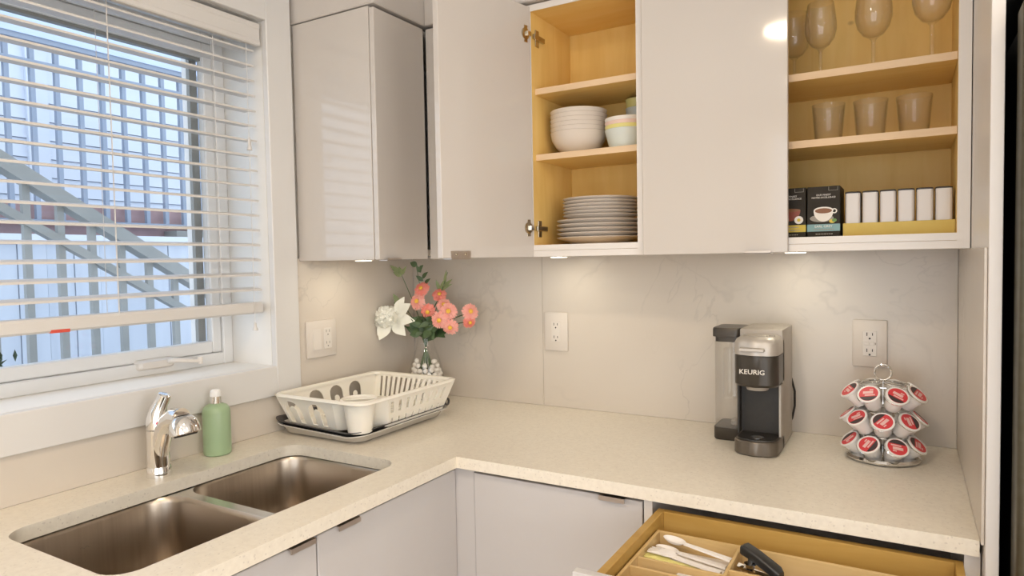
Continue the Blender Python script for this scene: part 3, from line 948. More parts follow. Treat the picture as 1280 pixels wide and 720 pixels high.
# ------------------------------------------------------------------ faucet and soap bottle
fx, fy = 0.085, -1.084
fa = thing('faucet', 'chrome single-lever pull-out faucet behind the sink', 'faucet', (fx, fy, CT))
obj('base_ring', lathe(nb(), [(0, 0), (0.0285, 0), (0.0285, 0.004), (0.0265, 0.022), (0.0255, 0.024), (0, 0.024)], 32, (fx, fy, CT)), 'chrome', fa)
obj('body', lathe(nb(), [(0, 0.024), (0.0245, 0.024), (0.0248, 0.112), (0, 0.112)], 32, (fx, fy, CT)), 'chrome', fa)
# rotating cap with lever
b = nb()
tube(b, [(fx, fy, CT + 0.114), (fx, fy, CT + 0.130), (fx + 0.001, fy, CT + 0.142), (fx + 0.003, fy + 0.001, CT + 0.156), (fx + 0.009, fy + 0.004, CT + 0.172), (fx + 0.017, fy + 0.008, CT + 0.188), (fx + 0.020, fy + 0.009, CT + 0.194), (fx + 0.0205, fy + 0.0095, CT + 0.196)],
     [0.0250, 0.0250, 0.0235, 0.0195, 0.0160, 0.0150, 0.0145, 0.0115], 24)
lv = obj('lever', b, 'chrome', fa)
obj('temperature_dot', lathe(nb(), [(0, 0.0015), (0.0042, 0.001), (0.0042, 0)], 14, m=T(fx + 0.0215, fy - 0.0125, CT + 0.130) @ Matrix.Rotation(R(-30), 4, 'Z') @ Matrix.Rotation(R(90), 4, 'Y')), 'red_dot', lv)
# spout
sp = [(fx + 0.004, fy, CT + 0.040), (fx + 0.010, fy, CT + 0.075), (fx + 0.026, fy, CT + 0.112), (fx + 0.046, fy, CT + 0.136), (fx + 0.070, fy, CT + 0.148), (fx + 0.094, fy, CT + 0.148)]
obj('spout', tube(nb(), sp, [0.018, 0.021, 0.021, 0.021, 0.022, 0.023], 24), 'chrome', fa)
HM = T(fx + 0.098, fy, CT + 0.153) @ Matrix.Rotation(R(-14), 4, 'Y')
hd = obj('spray_head', lathe(nb(), [(0, 0.004), (0.012, 0.003), (0.022, -0.003), (0.030, -0.014), (0.0335, -0.028), (0.0345, -0.040), (0.032, -0.042), (0, -0.042)], 32, m=HM), 'chrome', fa)
obj('spray_button', lathe(nb(), [(0.016, 0.0018), (0.012, 0.0058), (0.004, 0.0072), (0, 0.0074)], 24, m=HM), 'nickel', hd)
obj('nozzle', lathe(nb(), [(0, -0.042), (0.026, -0.042), (0.024, -0.046), (0, -0.046)], 24, m=HM), 'slot_black', hd)

sx, sy = 0.050, -0.900
so = thing('soap_bottle', 'green soap bottle with white cap on the worktop by the sink', 'bottle', (sx, sy, CT))
obj('body', lathe(nb(), [(0, 0), (0.030, 0), (0.034, 0.003), (0.035, 0.008), (0.035, 0.112), (0.033, 0.122), (0.027, 0.130), (0.017, 0.134), (0.014, 0.136), (0, 0.136)], 36, (sx, sy, CT)), 'soap_green', so)
obj('collar', lathe(nb(), [(0, 0.136), (0.0142, 0.136), (0.0142, 0.154), (0, 0.154)], 28, (sx, sy, CT)), 'chrome', so)
obj('cap', lathe(nb(), [(0, 0.154), (0.0148, 0.154), (0.0152, 0.160), (0.0135, 0.168), (0.009, 0.172), (0, 0.173)], 28, (sx, sy, CT)), 'pump_white', so)

# ------------------------------------------------------------------ dish rack on its trays
def arch(cx, z0, w, h, tw, th, n=7):
    """inverted-U opening around a tongue"""
    p = [(cx - w / 2, z0), ]
    for i in range(n + 1):
        a = PI - PI * i / n
        p.append((cx + w / 2 * math.cos(a), z0 + h - w / 2 + w / 2 * math.sin(a)))
    p.append((cx + w / 2, z0))
    p.append((cx + tw / 2, z0))
    for i in range(n + 1):
        a = PI * i / n
        p.append((cx + tw / 2 * math.cos(a), z0 + th - tw / 2 + tw / 2 * math.sin(a)))
    p.append((cx - tw / 2, z0))
    return p
def slot(u0, u1, v0, v1):
    return [(u0, v0), (u1, v0), (u1, v1), (u0, v1)]
RX0, RX1, RY0, RY1 = 0.040, 0.376, -0.700, -0.266     # rim
BX0, BX1, BY0, BY1 = 0.066, 0.350, -0.665, -0.304     # foot
RZ0, RZ1 = 0.945, 1.037
rk = thing('dish_rack', 'cream plastic dish rack with arched openings on the worktop', 'dish rack', (0.216, -0.48, RZ0))
H = RZ1 - RZ0
def wallmap(p0, p1, q0, q1):
    """p0,p1 foot corners, q0,q1 rim corners; u 0..1 along, v 0..H, w outwards-in"""
    p0, p1, q0, q1 = (Vector(a) for a in (p0, p1, q0, q1))
    nrm_ = (p1 - p0).cross(q0 - p0).normalized()
    def fn(u, v, w):
        a = p0.lerp(p1, u)
        c = q0.lerp(q1, u)
        return a.lerp(c, v / H) + nrm_ * w
    return fn
def rackwall(name, p0, p1, q0, q1, holes, L):
    hs_ = [[(u / L, v) for u, v in h] for h in holes]
    b = nb()
    plate(b, [(0, 0), (1, 0), (1, H), (0, H)], hs_, 0.0025, wallmap(p0, p1, q0, q1))
    return obj(name, b, 'rack_plastic', rk, ang=25)
LX, LY = BX1 - BX0, BY1 - BY0
# long wall side: four arches
rackwall('wall_panel', (BX0, BY0, RZ0), (BX0, BY1, RZ0), (RX0, RY0, RZ1), (RX0, RY1, RZ1),
         [arch(0.045 + 0.075 * i, 0.012, 0.050, 0.066, 0.018, 0.036) for i in range(4)], LY)
# end towards the sink: two arches, then the cup corner
rackwall('wall_panel', (BX1 - 0.10, BY0, RZ0), (BX0, BY0, RZ0), (RX1 - 0.11, RY0, RZ1), (RX0, RY0, RZ1),
         [arch(0.060 + 0.085 * i, 0.008, 0.058, 0.066, 0.022, 0.050) for i in range(2)], LX - 0.10)
# far end: a comb of slots
rackwall('wall_panel', (BX0, BY1, RZ0), (BX1, BY1, RZ0), (RX0, RY1, RZ1), (RX1, RY1, RZ1),
         [slot(0.022 + 0.0185 * i, 0.030 + 0.0185 * i, 0.014, 0.080) for i in range(14)], LX)
# front side: slots and a row of small windows
hl = [slot(0.030 + 0.030 * i, 0.042 + 0.030 * i, 0.040, 0.074) for i in range(8)] + [slot(0.032 + 0.030 * i, 0.040 + 0.030 * i, 0.008, 0.024) for i in range(8)]
rackwall('wall_panel', (BX1, BY1, RZ0), (BX1, BY0 + 0.10, RZ0), (RX1, RY1, RZ1), (RX1, RY0 + 0.11, RZ1), hl, LY - 0.10)
# corner wall behind the cup
rackwall('wall_panel', (BX1, BY0 + 0.10, RZ0), (BX1 - 0.10, BY0, RZ0), (RX1, RY0 + 0.11, RZ1), (RX1 - 0.11, RY0, RZ1), [], 0.14)
# floor grid
b = nb()
hs_ = []
for i in range(9):
    for j in range(3):
        hs_.append(slot(BX0 + 0.020 + 0.090 * j, BX0 + 0.092 + 0.090 * j, BY0 + 0.105 + 0.028 * i, BY0 + 0.115 + 0.028 * i))
plate(b, [(BX0, BY0), (BX1 - 0.10, BY0), (BX1, BY0 + 0.10), (BX1, BY1), (BX0, BY1)], hs_, 0.003, lambda u, v, w: (u, v, RZ0 + 0.003 - w))
obj('floor_grid', b, 'rack_plastic', rk, False)
# ribs that hold the plates
for i in range(14):
    x = BX0 + 0.035 + 0.0185 * i
    if x < BX1 - 0.01:
        obj('rib', bx(x - 0.002, x + 0.002, BY1 - 0.030, BY1 - 0.003, RZ0 + 0.003, RZ0 + 0.022), 'rack_plastic', rk, False)
# rolled rim
rim = []
n = 8
ring2 = rrect(RX0, RX1, RY0, RY1, 0.030, 8)
b = nb()
prof = [(-0.008, -0.006), (-0.006, 0.001), (0.001, 0.0035), (0.007, 0.0015), (0.0095, -0.004), (0.008, -0.0055), (0.001, -0.001), (-0.005, -0.006)]
cxr, cyr = (RX0 + RX1) / 2, (RY0 + RY1) / 2
rings = []
k = len(ring2)
for i in range(k):
    p = Vector((*ring2[i], 0)); a = Vector((*ring2[i - 1], 0)); c = Vector((*ring2[(i + 1) % k], 0))
    tg = (c - a).normalized()
    out = Vector((tg.y, -tg.x, 0))
    rings.append([(p.x + out.x * o_, p.y + out.y * o_, RZ1 + z_) for o_, z_ in prof])
loft(b, rings, loop=True)
obj('rim', b, 'rack_plastic', rk, ang=50)
cpx, cpy = 0.325, -0.653
obj('utensil_cup', lathe(nb(), [(0, RZ0 + 0.004), (0.030, RZ0 + 0.002), (0.033, RZ0 + 0.004), (0.0445, RZ1 - 0.002), (0.051, RZ1 - 0.001), (0.0525, RZ1 + 0.003), (0.049, RZ1 + 0.005), (0.0425, RZ1 + 0.001), (0.031, RZ0 + 0.008), (0, RZ0 + 0.008)], 36, (cpx, cpy, 0)), 'rack_plastic', rk)

def tray(name, label, x0, x1, y0, y1, zb, zt, inset, lip, m, sag, up_l, th=0.002):
    b = nb()
    def ringz(i, z, amp):
        out = []
        for x, y in rrect(x0 + i, x1 - i, y0 + i, y1 - i, max(0.045 - i * 0.4, 0.012), 8):
            # the sink-side edge dips in the middle, its wall-side tip curls up
            e = max(0.0, 1 - (y - y0) / 0.10)
            u = (x - x0) / (x1 - x0)
            out.append((x, y, z + amp * e * (up_l * (1 - u) ** 3 - sag * math.sin(PI * min(1, max(0, u))))))
        return out
    rings = [ringz(inset + th, zb + th, 0), ringz(inset * 0.55 + th, zb + 0.006 + th, 0), ringz(lip + th, zt - 0.002, 1), ringz(0.0, zt, 1), ringz(0.0, zt - th, 1), ringz(lip, zt - 0.002 - th, 1), ringz(inset * 0.55, zb + 0.006, 0), ringz(inset, zb, 0)]
    vr = loft(b, rings, True, True)
    return tag(obj(name, b, m, None, ang=60), label, 'tray')
tray('drain_tray', 'pale grey plastic drain tray under the dish rack', 0.018, 0.362, -0.700, -0.266, CT + 0.001, 0.946, 0.045, 0.010, 'tray_plastic', 0.010, 0.012)
dtray = tray('drip_tray', 'black drip tray lying between rack and pale tray', 0.010, 0.357, -0.697, -0.262, CT + 0.012, 0.956, 0.034, 0.012, 'dark_rubber', 0.012, 0.012)
lp = nb()
tube(lp, [(0.340 + 0.0 * math.cos(a), -0.266 + 0.010 * math.cos(a), 0.959 + 0.010 * math.sin(a)) for a in [2 * PI * i / 14 for i in range(14)]], 0.0035, 8, closed=True)
obj('hook_loop', lp, 'dark_rubber', dtray)

# ------------------------------------------------------------------ vase, pebbles, flowers
vx, vy = 0.150, -0.125
b = nb()
ov = [(0, 0), (0.048, 0), (0.058, 0.006), (0.063, 0.030), (0.063, 0.070), (0.060, 0.110), (0.050, 0.150), (0.037, 0.190), (0.029, 0.222), (0.030, 0.236), (0.036, 0.252)]
iv = [(0.034, 0.252), (0.0275, 0.236), (0.0265, 0.222), (0.034, 0.190), (0.047, 0.150), (0.057, 0.110), (0.060, 0.070), (0.060, 0.030), (0.054, 0.010), (0.0, 0.008)]
lathe(b, ov + iv, 40, (vx, vy, CT))
tag(obj('glass_vase', b, 'vase_glass'), 'clear glass vase of flowers in the corner', 'vase')
pb = nb()
bmesh.ops.create_icosphere(pb, subdivisions=2, radius=0.0105)
for v in pb.verts:
    v.co *= 1 + 0.12 * math.sin(v.co.x * 400 + 1) * math.cos(v.co.y * 350)
p0 = obj('pebble', pb, 'pebble_white')
tag(p0, 'white pebble filling the glass vase', 'pebble', 'white pebbles in the glass vase')
spots = []
for layer in range(9):
    z = CT + 0.019 + layer * 0.0160
    rr = 0.047 if layer < 6 else 0.043 - 0.004 * (layer - 6)
    kk = 13 if layer < 7 else (9 if layer == 7 else 6)
    for i in range(kk):
        if layer == 8 and i % 2:
            continue
        a = 2 * PI * (i + 0.5 * (layer % 2)) / kk
        spots.append((vx + rr * math.cos(a), vy + rr * math.sin(a), z + random.uniform(-0.002, 0.002)))
for i, s in enumerate(spots):
    o = p0 if i == 0 else p0.copy()
    if i:
        COL.objects.link(o)
    o.location = s
    o.rotation_euler = (random.uniform(0, 6), random.uniform(0, 6), random.uniform(0, 6))
    o.scale = (random.uniform(0.85, 1.12), random.uniform(0.85, 1.1), random.uniform(0.8, 1.0))

def leafshape(bm, base, tip, width, curl=0.0, n=5):
    base, tip = Vector(base), Vector(tip)
    d = tip - base
    s = d.cross(Vector((0.3, -1, 0.25))).normalized() * width
    up_ = s.cross(d).normalized()
    mid, lft, rgt = [], [], []
    for i in range(n + 1):
        t_ = i / n
        w_ = math.sin(PI * (t_ ** 0.75)) * (1 if 0 < i < n else 0.05)
        c = base + d * t_ + up_ * (curl * math.sin(PI * t_))
        mid.append(bm.verts.new(c - up_ * width * 0.18 * w_))
        lft.append(bm.verts.new(c + s * w_))
        rgt.append(bm.verts.new(c - s * w_))
    for i in range(n):
        bm.faces.new((mid[i], mid[i + 1], lft[i + 1], lft[i]))
        bm.faces.new((rgt[i], rgt[i + 1], mid[i + 1], mid[i]))
neck = Vector((vx, vy, CT + 0.232))
def stem_pts(p, k):
    a = 2 * PI * k * 0.618
    foot = Vector((vx + 0.030 * math.cos(a), vy + 0.030 * math.sin(a), CT + 0.10))
    nk = neck + Vector((0.012 * math.cos(a + PI), 0.012 * math.sin(a + PI), 0))
    p = Vector(p)
    return [foot, foot.lerp(nk, 0.6), nk, nk.lerp(p, 0.5) + Vector((0, 0, 0.012)), p]
def daisy(pos, look, rad, light, k, label):
    t = thing('daisy', label, 'flower', pos, group='coral daisies in the vase')
    look = Vector(look).normalized()
    q = look.to_track_quat('Z', 'Y').to_matrix().to_4x4()
    m = T(*pos) @ q
    b = nb()
    for ringi, (n_, r_, zz) in enumerate(((26, rad, -0.001), (22, rad * 0.84, 0.004), (18, rad * 0.62, 0.008))):
        for i in range(n_):
            a = 2 * PI * (i + 0.5 * (ringi % 2)) / n_ + random.uniform(-0.05, 0.05)
            r2_ = r_ * random.uniform(0.92, 1.05)
            ca, sa = math.cos(a), math.sin(a)
            w_ = r_ * 0.105
            lift = zz + random.uniform(-0.001, 0.002)
            pts = [(0.22 * r2_, 0, lift * 0.6), (0.62 * r2_, w_, lift), (0.92 * r2_, w_ * 0.75, lift - 0.002), (r2_, 0, lift - 0.003), (0.92 * r2_, -w_ * 0.75, lift - 0.002), (0.62 * r2_, -w_, lift), (0.60 * r2_, 0, lift + 0.0018)]
            vs = [b.verts.new(m @ Vector((x * ca - y * sa, x * sa + y * ca, z))) for x, y, z in pts]
            for f_ in ((0, 1, 6), (1, 2, 6), (2, 3, 6), (3, 4, 6), (4, 5, 6), (5, 0, 6)):
                b.faces.new([vs[j] for j in f_])
    obj('petals', b, 'petal_coral_light' if light else 'petal_coral', t)
    obj('centre', lathe(nb(), [(rad * 0.26, 0.004), (rad * 0.24, 0.009), (rad * 0.12, 0.0115), (0, 0.012)], 14, m=m), 'flower_centre', t)
    obj('calyx', lathe(nb(), [(0, -0.008), (rad * 0.22, -0.006), (rad * 0.45, -0.002), (0, -0.001)], 12, m=m), 'stem_green', t)
    obj('stem', tube(nb(), stem_pts(Vector(pos) - look * 0.008, k), 0.0021, 6), 'stem_green', t)
DS = [((0.157, -0.150, 1.318), (0.15, -0.9, 0.55), 0.0265, 0, 'coral daisy at the very top of the bouquet'),
      ((0.150, -0.165, 1.275), (0.1, -1, 0.25), 0.0275, 1, 'pale coral daisy with yellow centre below the topmost one'),
      ((0.208, -0.115, 1.296), (0.5, -0.8, 0.6), 0.0235, 0, 'deep coral daisy tucked behind the upper two'),
      ((0.192, -0.160, 1.240), (0.2, -0.9, -0.15), 0.0265, 0, 'deep coral daisy in the middle facing slightly down'),
      ((0.244, -0.140, 1.262), (0.5, -0.8, 0.5), 0.0235, 1, 'coral daisy between the middle and the right cluster'),
      ((0.278, -0.160, 1.243), (0.45, -0.9, 0.2), 0.0275, 1, 'pale coral daisy with bright centre in the right cluster'),
      ((0.256, -0.182, 1.214), (0.3, -1, -0.05), 0.0275, 1, 'coral daisy with orange centre, lower left of the right cluster'),
      ((0.288, -0.165, 1.190), (0.4, -0.9, -0.25), 0.0255, 1, 'coral daisy lowest in the right cluster'),
      ((0.340, -0.120, 1.240), (0.8, -0.7, 0.3), 0.0265, 1, 'coral daisy at the far right of the bouquet'),
      ((0.336, -0.120, 1.205), (0.8, -0.6, -0.3), 0.0215, 0, 'small coral daisy at the far right lower edge')]
for k, (p, lk, r_, lt, lb) in enumerate(DS):
    daisy(p, lk, r_ * 1.15, lt, k, lb)
# white bloom: a ruffled ball and broad open petals
wf = thing('white_peony', 'large white peony with ruffled petals left of the daisies', 'flower', (0.045, -0.165, 1.215))
wc = Vector((0.030, -0.190, 1.214))
b = nb()
for i in range(130):
    th_ = math.acos(1 - 2 * (i + 0.5) / 130)
    ph = PI * (1 + 5 ** 0.5) * i
    d = Vector((math.sin(th_) * math.cos(ph), math.sin(th_) * math.sin(ph), math.cos(th_)))
    e = d.orthogonal().normalized()
    e.rotate(Matrix.Rotation(random.uniform(0, 6.28), 3, d))
    g_ = d.cross(e)
    ro = random.uniform(0.036, 0.044)
    q0 = wc + d * (ro - 0.010) - e * 0.010
    q2 = wc + d * (ro + 0.005) + e * 0.012
    qm = wc + d * (ro - 0.001)
    vs = [b.verts.new(q0), b.verts.new(qm + g_ * 0.011), b.verts.new(q2 + g_ * 0.006), b.verts.new(q2 - d * 0.003), b.verts.new(q2 - g_ * 0.006), b.verts.new(qm - g_ * 0.011), b.verts.new(qm + d * 0.004)]
    for f_ in ((0, 1, 6), (1, 2, 6), (2, 3, 6), (3, 4, 6), (4, 5, 6), (5, 0, 6)):
        b.faces.new([vs[j] for j in f_])
obj('ruffle', b, 'petal_white', wf)
for base, tip, w_ in (((0.055, -0.180, 1.222), (0.128, -0.175, 1.268), 0.026), ((0.060, -0.185, 1.215), (0.150, -0.180, 1.208), 0.022), ((0.060, -0.19, 1.205), (0.118, -0.195, 1.156), 0.024),
                      ((0.050, -0.205, 1.205), (0.022, -0.225, 1.140), 0.026), ((0.040, -0.200, 1.205), (0.005, -0.215, 1.155), 0.020), ((0.065, -0.18, 1.230), (0.100, -0.175, 1.292), 0.020), ((0.070, -0.20, 1.215), (0.100, -0.215, 1.225), 0.022)):
    b = nb()
    leafshape(b, base, tip, w_, 0.006)
    obj('petal', b, 'petal_white', wf)
obj('stem', tube(nb(), stem_pts(wc - Vector((0, 0, 0.02)), 11), 0.0025, 6), 'stem_green', wf)
# greenery
def green(label, tip, buds, k, m='leaf_pale', name='bud_sprig'):
    t = thing(name, label, 'greenery', (vx, vy, CT + 0.10), group='green sprigs in the vase')
    pts = stem_pts(tip, k)
    obj('stem', tube(nb(), pts, [0.002, 0.002, 0.002, 0.0016, 0.0012], 6), 'stem_green', t)
    for base, tp_, w_ in buds:
        b = nb()
        leafshape(b, base, tp_, w_, 0.003)
        obj('leaf', b, m, t)
green('tall thin sprig with drooping bud at the upper left', (0.060, -0.14, 1.368),
      [((0.060, -0.14, 1.362), (0.030, -0.15, 1.378), 0.008), ((0.060, -0.14, 1.366), (0.040, -0.15, 1.398), 0.008), ((0.058, -0.14, 1.370), (0.015, -0.15, 1.404), 0.009), ((0.060, -0.14, 1.368), (0.058, -0.15, 1.398), 0.010), ((0.060, -0.14, 1.366), (0.085, -0.14, 1.400), 0.007)], 3)
green('tall leafy sprig reaching up to the cabinet corner', (0.118, -0.13, 1.408),
      [((0.125, -0.13, 1.400), (0.100, -0.14, 1.411), 0.011), ((0.135, -0.13, 1.385), (0.160, -0.14, 1.402), 0.008), ((0.14, -0.13, 1.375), (0.130, -0.14, 1.400), 0.008), ((0.145, -0.13, 1.355), (0.180, -0.14, 1.378), 0.008), ((0.15, -0.13, 1.345), (0.125, -0.14, 1.365), 0.008), ((0.155, -0.13, 1.335), (0.19, -0.14, 1.355), 0.007)], 6, 'leaf_green')
green('pale feathery sprig behind the upper daisies', (0.235, -0.10, 1.375),
      [((0.215, -0.10, 1.32), (0.262, -0.11, 1.352), 0.007), ((0.20, -0.10, 1.31), (0.262, -0.11, 1.335), 0.006), ((0.22, -0.10, 1.33), (0.238, -0.11, 1.385), 0.006), ((0.20, -0.10, 1.31), (0.19, -0.11, 1.350), 0.007), ((0.205, -0.10, 1.31), (0.225, -0.11, 1.348), 0.007)], 9)
green('pale bud sprig rising behind the white peony', (0.030, -0.13, 1.285),
      [((0.04, -0.13, 1.262), (0.018, -0.14, 1.300), 0.010), ((0.045, -0.13, 1.255), (0.062, -0.14, 1.290), 0.009), ((0.04, -0.13, 1.25), (0.02, -0.14, 1.268), 0.008)], 13)
lv_ = []
for i in range(52):
    a = random.uniform(0, 2 * PI)
    b0 = Vector((vx + 0.025 + random.uniform(-0.035, 0.05), vy - 0.015 + random.uniform(-0.03, 0.02), CT + 0.25 + random.uniform(-0.005, 0.045)))
    dv = Vector((math.cos(a) * 0.05, -abs(math.sin(a)) * 0.025, random.uniform(-0.035, 0.03)))
    lv_.append((b0, b0 + dv, random.uniform(0.010, 0.017)))
green('dark green leafy collar around the mouth of the vase', (vx + 0.03, vy - 0.02, CT + 0.31), lv_, 15, 'leaf_green', 'leaf_bunch')

# ------------------------------------------------------------------ coffee maker
KX0, KX1 = 1.2475, 1.3540
kc = (KX0 + KX1) / 2
km = thing('coffee_maker', 'slim grey and black pod coffee maker with a clear side tank', 'coffee maker', (kc, -0.19, CT))
KB, KR, KF = -0.045, -0.205, -0.300      # back, recess front, head front
b = nb()
box(b, KX0, KX1, KR, KB, CT + 0.002, CT + 0.309, 0.004, 2)
obj('housing', b, 'maker_silver', km)
obj('recess_panel', bx(KX0 + 0.006, KX1 - 0.006, KR - 0.002, KR, CT + 0.04, CT + 0.175), 'maker_black', km, False)
obj('recess_cheek', bx(KX0, KX0 + 0.005, KR - 0.032, KR - 0.0002, CT + 0.04, CT + 0.172), 'maker_black', km, False)
obj('recess_cheek', bx(KX1 - 0.005, KX1, KR - 0.032, KR - 0.0002, CT + 0.04, CT + 0.172), 'maker_silver', km, False)
def fr_ring(y0, z, i=0.0, r=0.032):
    """outline with rounded front corners and a gently bowed front"""
    pts = []
    x0, x1, yb, yf = KX0 + i, KX1 - i, KR + 0.02, y0 + i
    pts += [(x1, yb), (x0, yb)]
    for k in range(9):
        a = R(180 + 90 * k / 8)
        pts.append((x0 + r + r * math.cos(a), yf + 0.006 + r + r * math.sin(a)))
    for k in range(1, 6):
        t_ = k / 6
        pts.append((x0 + r + (x1 - x0 - 2 * r) * t_, yf + 0.006 - 0.006 * math.sin(PI * t_)))
    for k in range(9):
        a = R(270 + 90 * k / 8)
        pts.append((x1 - r + r * math.cos(a), yf + 0.006 + r + r * math.sin(a)))
    return [(x, y, z) for x, y in pts]
b = nb()
loft(b, [fr_ring(KF, CT + 0.172, 0.004), fr_ring(KF, CT + 0.178), fr_ring(KF, CT + 0.250)])
hd = obj('brew_head', b, 'maker_dark', km)
tm = text_bm('KEURIG', 0.0165, T(kc - 0.005, KF - 0.0006, CT + 0.211) @ FACE_Y @ Matrix.Diagonal((1.08, 1, 1, 1)), 0.0006, 0.0002)
obj('lettering', tm, 'logo_silver', hd, False)
b = nb()
loft(b, [fr_ring(KF, CT + 0.2515), fr_ring(KF, CT + 0.282), fr_ring(KF, CT + 0.290, 0.004), fr_ring(KF + 0.0, CT + 0.296, 0.014, 0.024)])
bd = obj('lid_band', b, 'maker_band', km)
b = nb()
loft(b, [[(x, KF - 0.0005 + 0.0, z) for x, z in rrect(kc - 0.036, kc + 0.026, CT + 0.262, CT + 0.272, 0.0045)], [(x, KF - 0.008, z) for x, z in rrect(kc - 0.034, kc + 0.024, CT + 0.264, CT + 0.270, 0.0028)]])
obj('lid_grip', b, 'maker_band', bd)
for cx_, w_ in ((kc - 0.006, 0.030), (kc + 0.034, 0.008)):
    obj('button', lathe(nb(), [(0, 0.003), (w_ * 0.9, 0.003), (w_, 0.001), (w_, 0)], 24, m=T(cx_, -0.248, CT + 0.296) @ Matrix.Diagonal((1, 0.5, 1, 1))), 'maker_silver', bd)
obj('spout_ring', lathe(nb(), [(0, 0), (0.026, 0), (0.030, 0.012), (0, 0.012)], 24, (kc, -0.252, CT + 0.161)), 'maker_silver', hd)
b = nb()
loft(b, [fr_ring(KF - 0.006, CT + 0.0005, 0.003), fr_ring(KF - 0.006, CT + 0.004), fr_ring(KF - 0.006, CT + 0.034), fr_ring(KF - 0.006, CT + 0.037, 0.002)])
bs = obj('base', b, 'maker_base', km)
b = nb()
loft(b, [fr_ring(KF - 0.002, CT + 0.037, 0.006, 0.028), fr_ring(KF - 0.002, CT + 0.040, 0.007, 0.028)])
dt = obj('drip_tray', b, 'maker_black', bs)
obj('drip_disc', lathe(nb(), [(0, 0.003), (0.013, 0.0025), (0.016, 0.001), (0.016, 0)], 24, (kc, -0.262, CT + 0.040)), 'chrome', dt)
# tank on the left
TX0, TX1, TY0, TY1 = 1.170, 1.2455, -0.178, -0.066
b = nb()
outer_ = [rr_ring(TX0 + 0.002, TX1 - 0.002, TY0 + 0.002, TY1 - 0.002, 0.016, z, 6) for z in (CT + 0.034, CT + 0.268)]
inner_ = [rr_ring(TX0 + 0.004, TX1 - 0.004, TY0 + 0.004, TY1 - 0.004, 0.014, z, 6) for z in (CT + 0.268, CT + 0.034)]
loft(b, outer_ + inner_, loop=True)
tk = obj('tank', b, 'tank_plastic', km)
b = nb()
loft(b, [rr_ring(TX0 + 0.002, TX1, TY0 + 0.002, TY1, 0.015, CT + 0.0005), rr_ring(TX0, TX1, TY0, TY1, 0.016, CT + 0.004), rr_ring(TX0, TX1, TY0, TY1, 0.016, CT + 0.034)])
obj('tank_foot', b, 'maker_dark', tk)
b = nb()
loft(b, [rr_ring(TX0 + 0.004, TX1 - 0.001, TY0 + 0.004, TY1, 0.014, CT + 0.268), rr_ring(TX0 + 0.004, TX1 - 0.001, TY0 + 0.004, TY1, 0.014, CT + 0.281), rr_ring(TX0 - 0.002, TX1, TY0 - 0.002, TY1, 0.016, CT + 0.282), rr_ring(TX0 - 0.002, TX1, TY0 - 0.002, TY1, 0.016, CT + 0.302), rr_ring(TX0, TX1, TY0, TY1, 0.015, CT + 0.306)])
obj('tank_lid', b, 'maker_dark', tk)
b = nb()
for rr_ in ((0.019, 0.0165),):
    lathe(b, [(rr_[0], 0.105), (rr_[0], 0.245), (rr_[1], 0.245), (rr_[1], 0.105), (rr_[0], 0.105)], 24, ((TX0 + TX1) / 2 - 0.004, -0.12, CT))
obj('filter_tube', b, 'tank_plastic', tk)
obj('tank_valve', lathe(nb(), [(0, 0.034), (0.014, 0.034), (0.014, 0.044), (0.006, 0.050), (0, 0.050)], 18, (TX1 - 0.026, -0.12, CT)), 'maker_silver', tk)
obj('power_cord', tube(nb(), [(KX1 - 0.012, KB - 0.004, CT + 0.03), (KX1 - 0.002, KB + 0.012, CT + 0.045), (KX1 + 0.004, KB + 0.018, CT + 0.08), (KX1 + 0.004, KB + 0.018, CT + 0.12), (KX1 - 0.004, KB + 0.016, CT + 0.155), (KX1 - 0.020, KB + 0.010, CT + 0.18)], 0.003, 8), 'maker_black', km)

# ------------------------------------------------------------------ pod carousel
gx, gy = 1.577, -0.168
ca = thing('pod_carousel', 'round chrome pod carousel with three tiers below the outlet', 'pod holder', (gx, gy, CT))
obj('base', lathe(nb(), [(0, 0.0), (0.074, 0.0), (0.082, 0.003), (0.083, 0.007), (0.079, 0.012), (0.060, 0.015), (0.030, 0.018), (0, 0.019)], 48, (gx, gy, CT)), 'chrome', ca)
obj('pole', tube(nb(), [(gx, gy, CT + 0.015), (gx, gy, CT + 0.192)], 0.005, 12), 'chrome', ca)
lp = [(gx + 0.018 * math.sin(a), gy, CT + 0.210 - 0.019 * math.cos(a)) for a in [2 * PI * i / 20 for i in range(20)]]
obj('carry_loop', tube(nb(), lp, 0.0028, 8, closed=True), 'chrome', ca)
TIER = ((CT + 0.168, 22.5), (CT + 0.106, 0.0), (CT + 0.047, 22.5))
RP, TILT = 0.078, 47
def pod_matrix(zc, a):
    out = Vector((math.cos(a), math.sin(a), 0))
    nz = (out * math.cos(R(TILT)) + Vector((0, 0, 1)) * math.sin(R(TILT))).normalized()
    tx = Vector((-math.sin(a), math.cos(a), 0))
    ty = nz.cross(tx)
    m = Matrix((tx, ty, nz)).transposed().to_4x4()
    m.translation = Vector((gx, gy, zc)) + out * RP
    return m
for zc, off in TIER:
    b = nb()
    for i in range(8):
        m = pod_matrix(zc, R(-90 + off + 45 * i))
        c = [m @ Vector((0.0242 * math.cos(q), 0.0242 * math.sin(q), -0.0035)) for q in [2 * PI * j / 18 for j in range(18)]]
        tube(b, c, 0.0015, 6, closed=True)
        p_in = m @ Vector((0, 0.0242, -0.0035))
        tube(b, [p_in, (gx + (p_in.x - gx) * 0.15, gy + (p_in.y - gy) * 0.15, p_in.z + 0.004)], 0.0015, 6)
    rz = (pod_matrix(zc, 0) @ Vector((0, 0.0242, -0.0035)))
    rr_ = abs(rz.x - gx)
    tube(b, [(gx + rr_ * math.cos(q), gy + rr_ * math.sin(q), rz.z) for q in [2 * PI * j / 32 for j in range(32)]], 0.0016, 6, closed=True)
    o = obj('tier_frame', b, 'chrome', ca)
    o['kind'] = 'stuff'
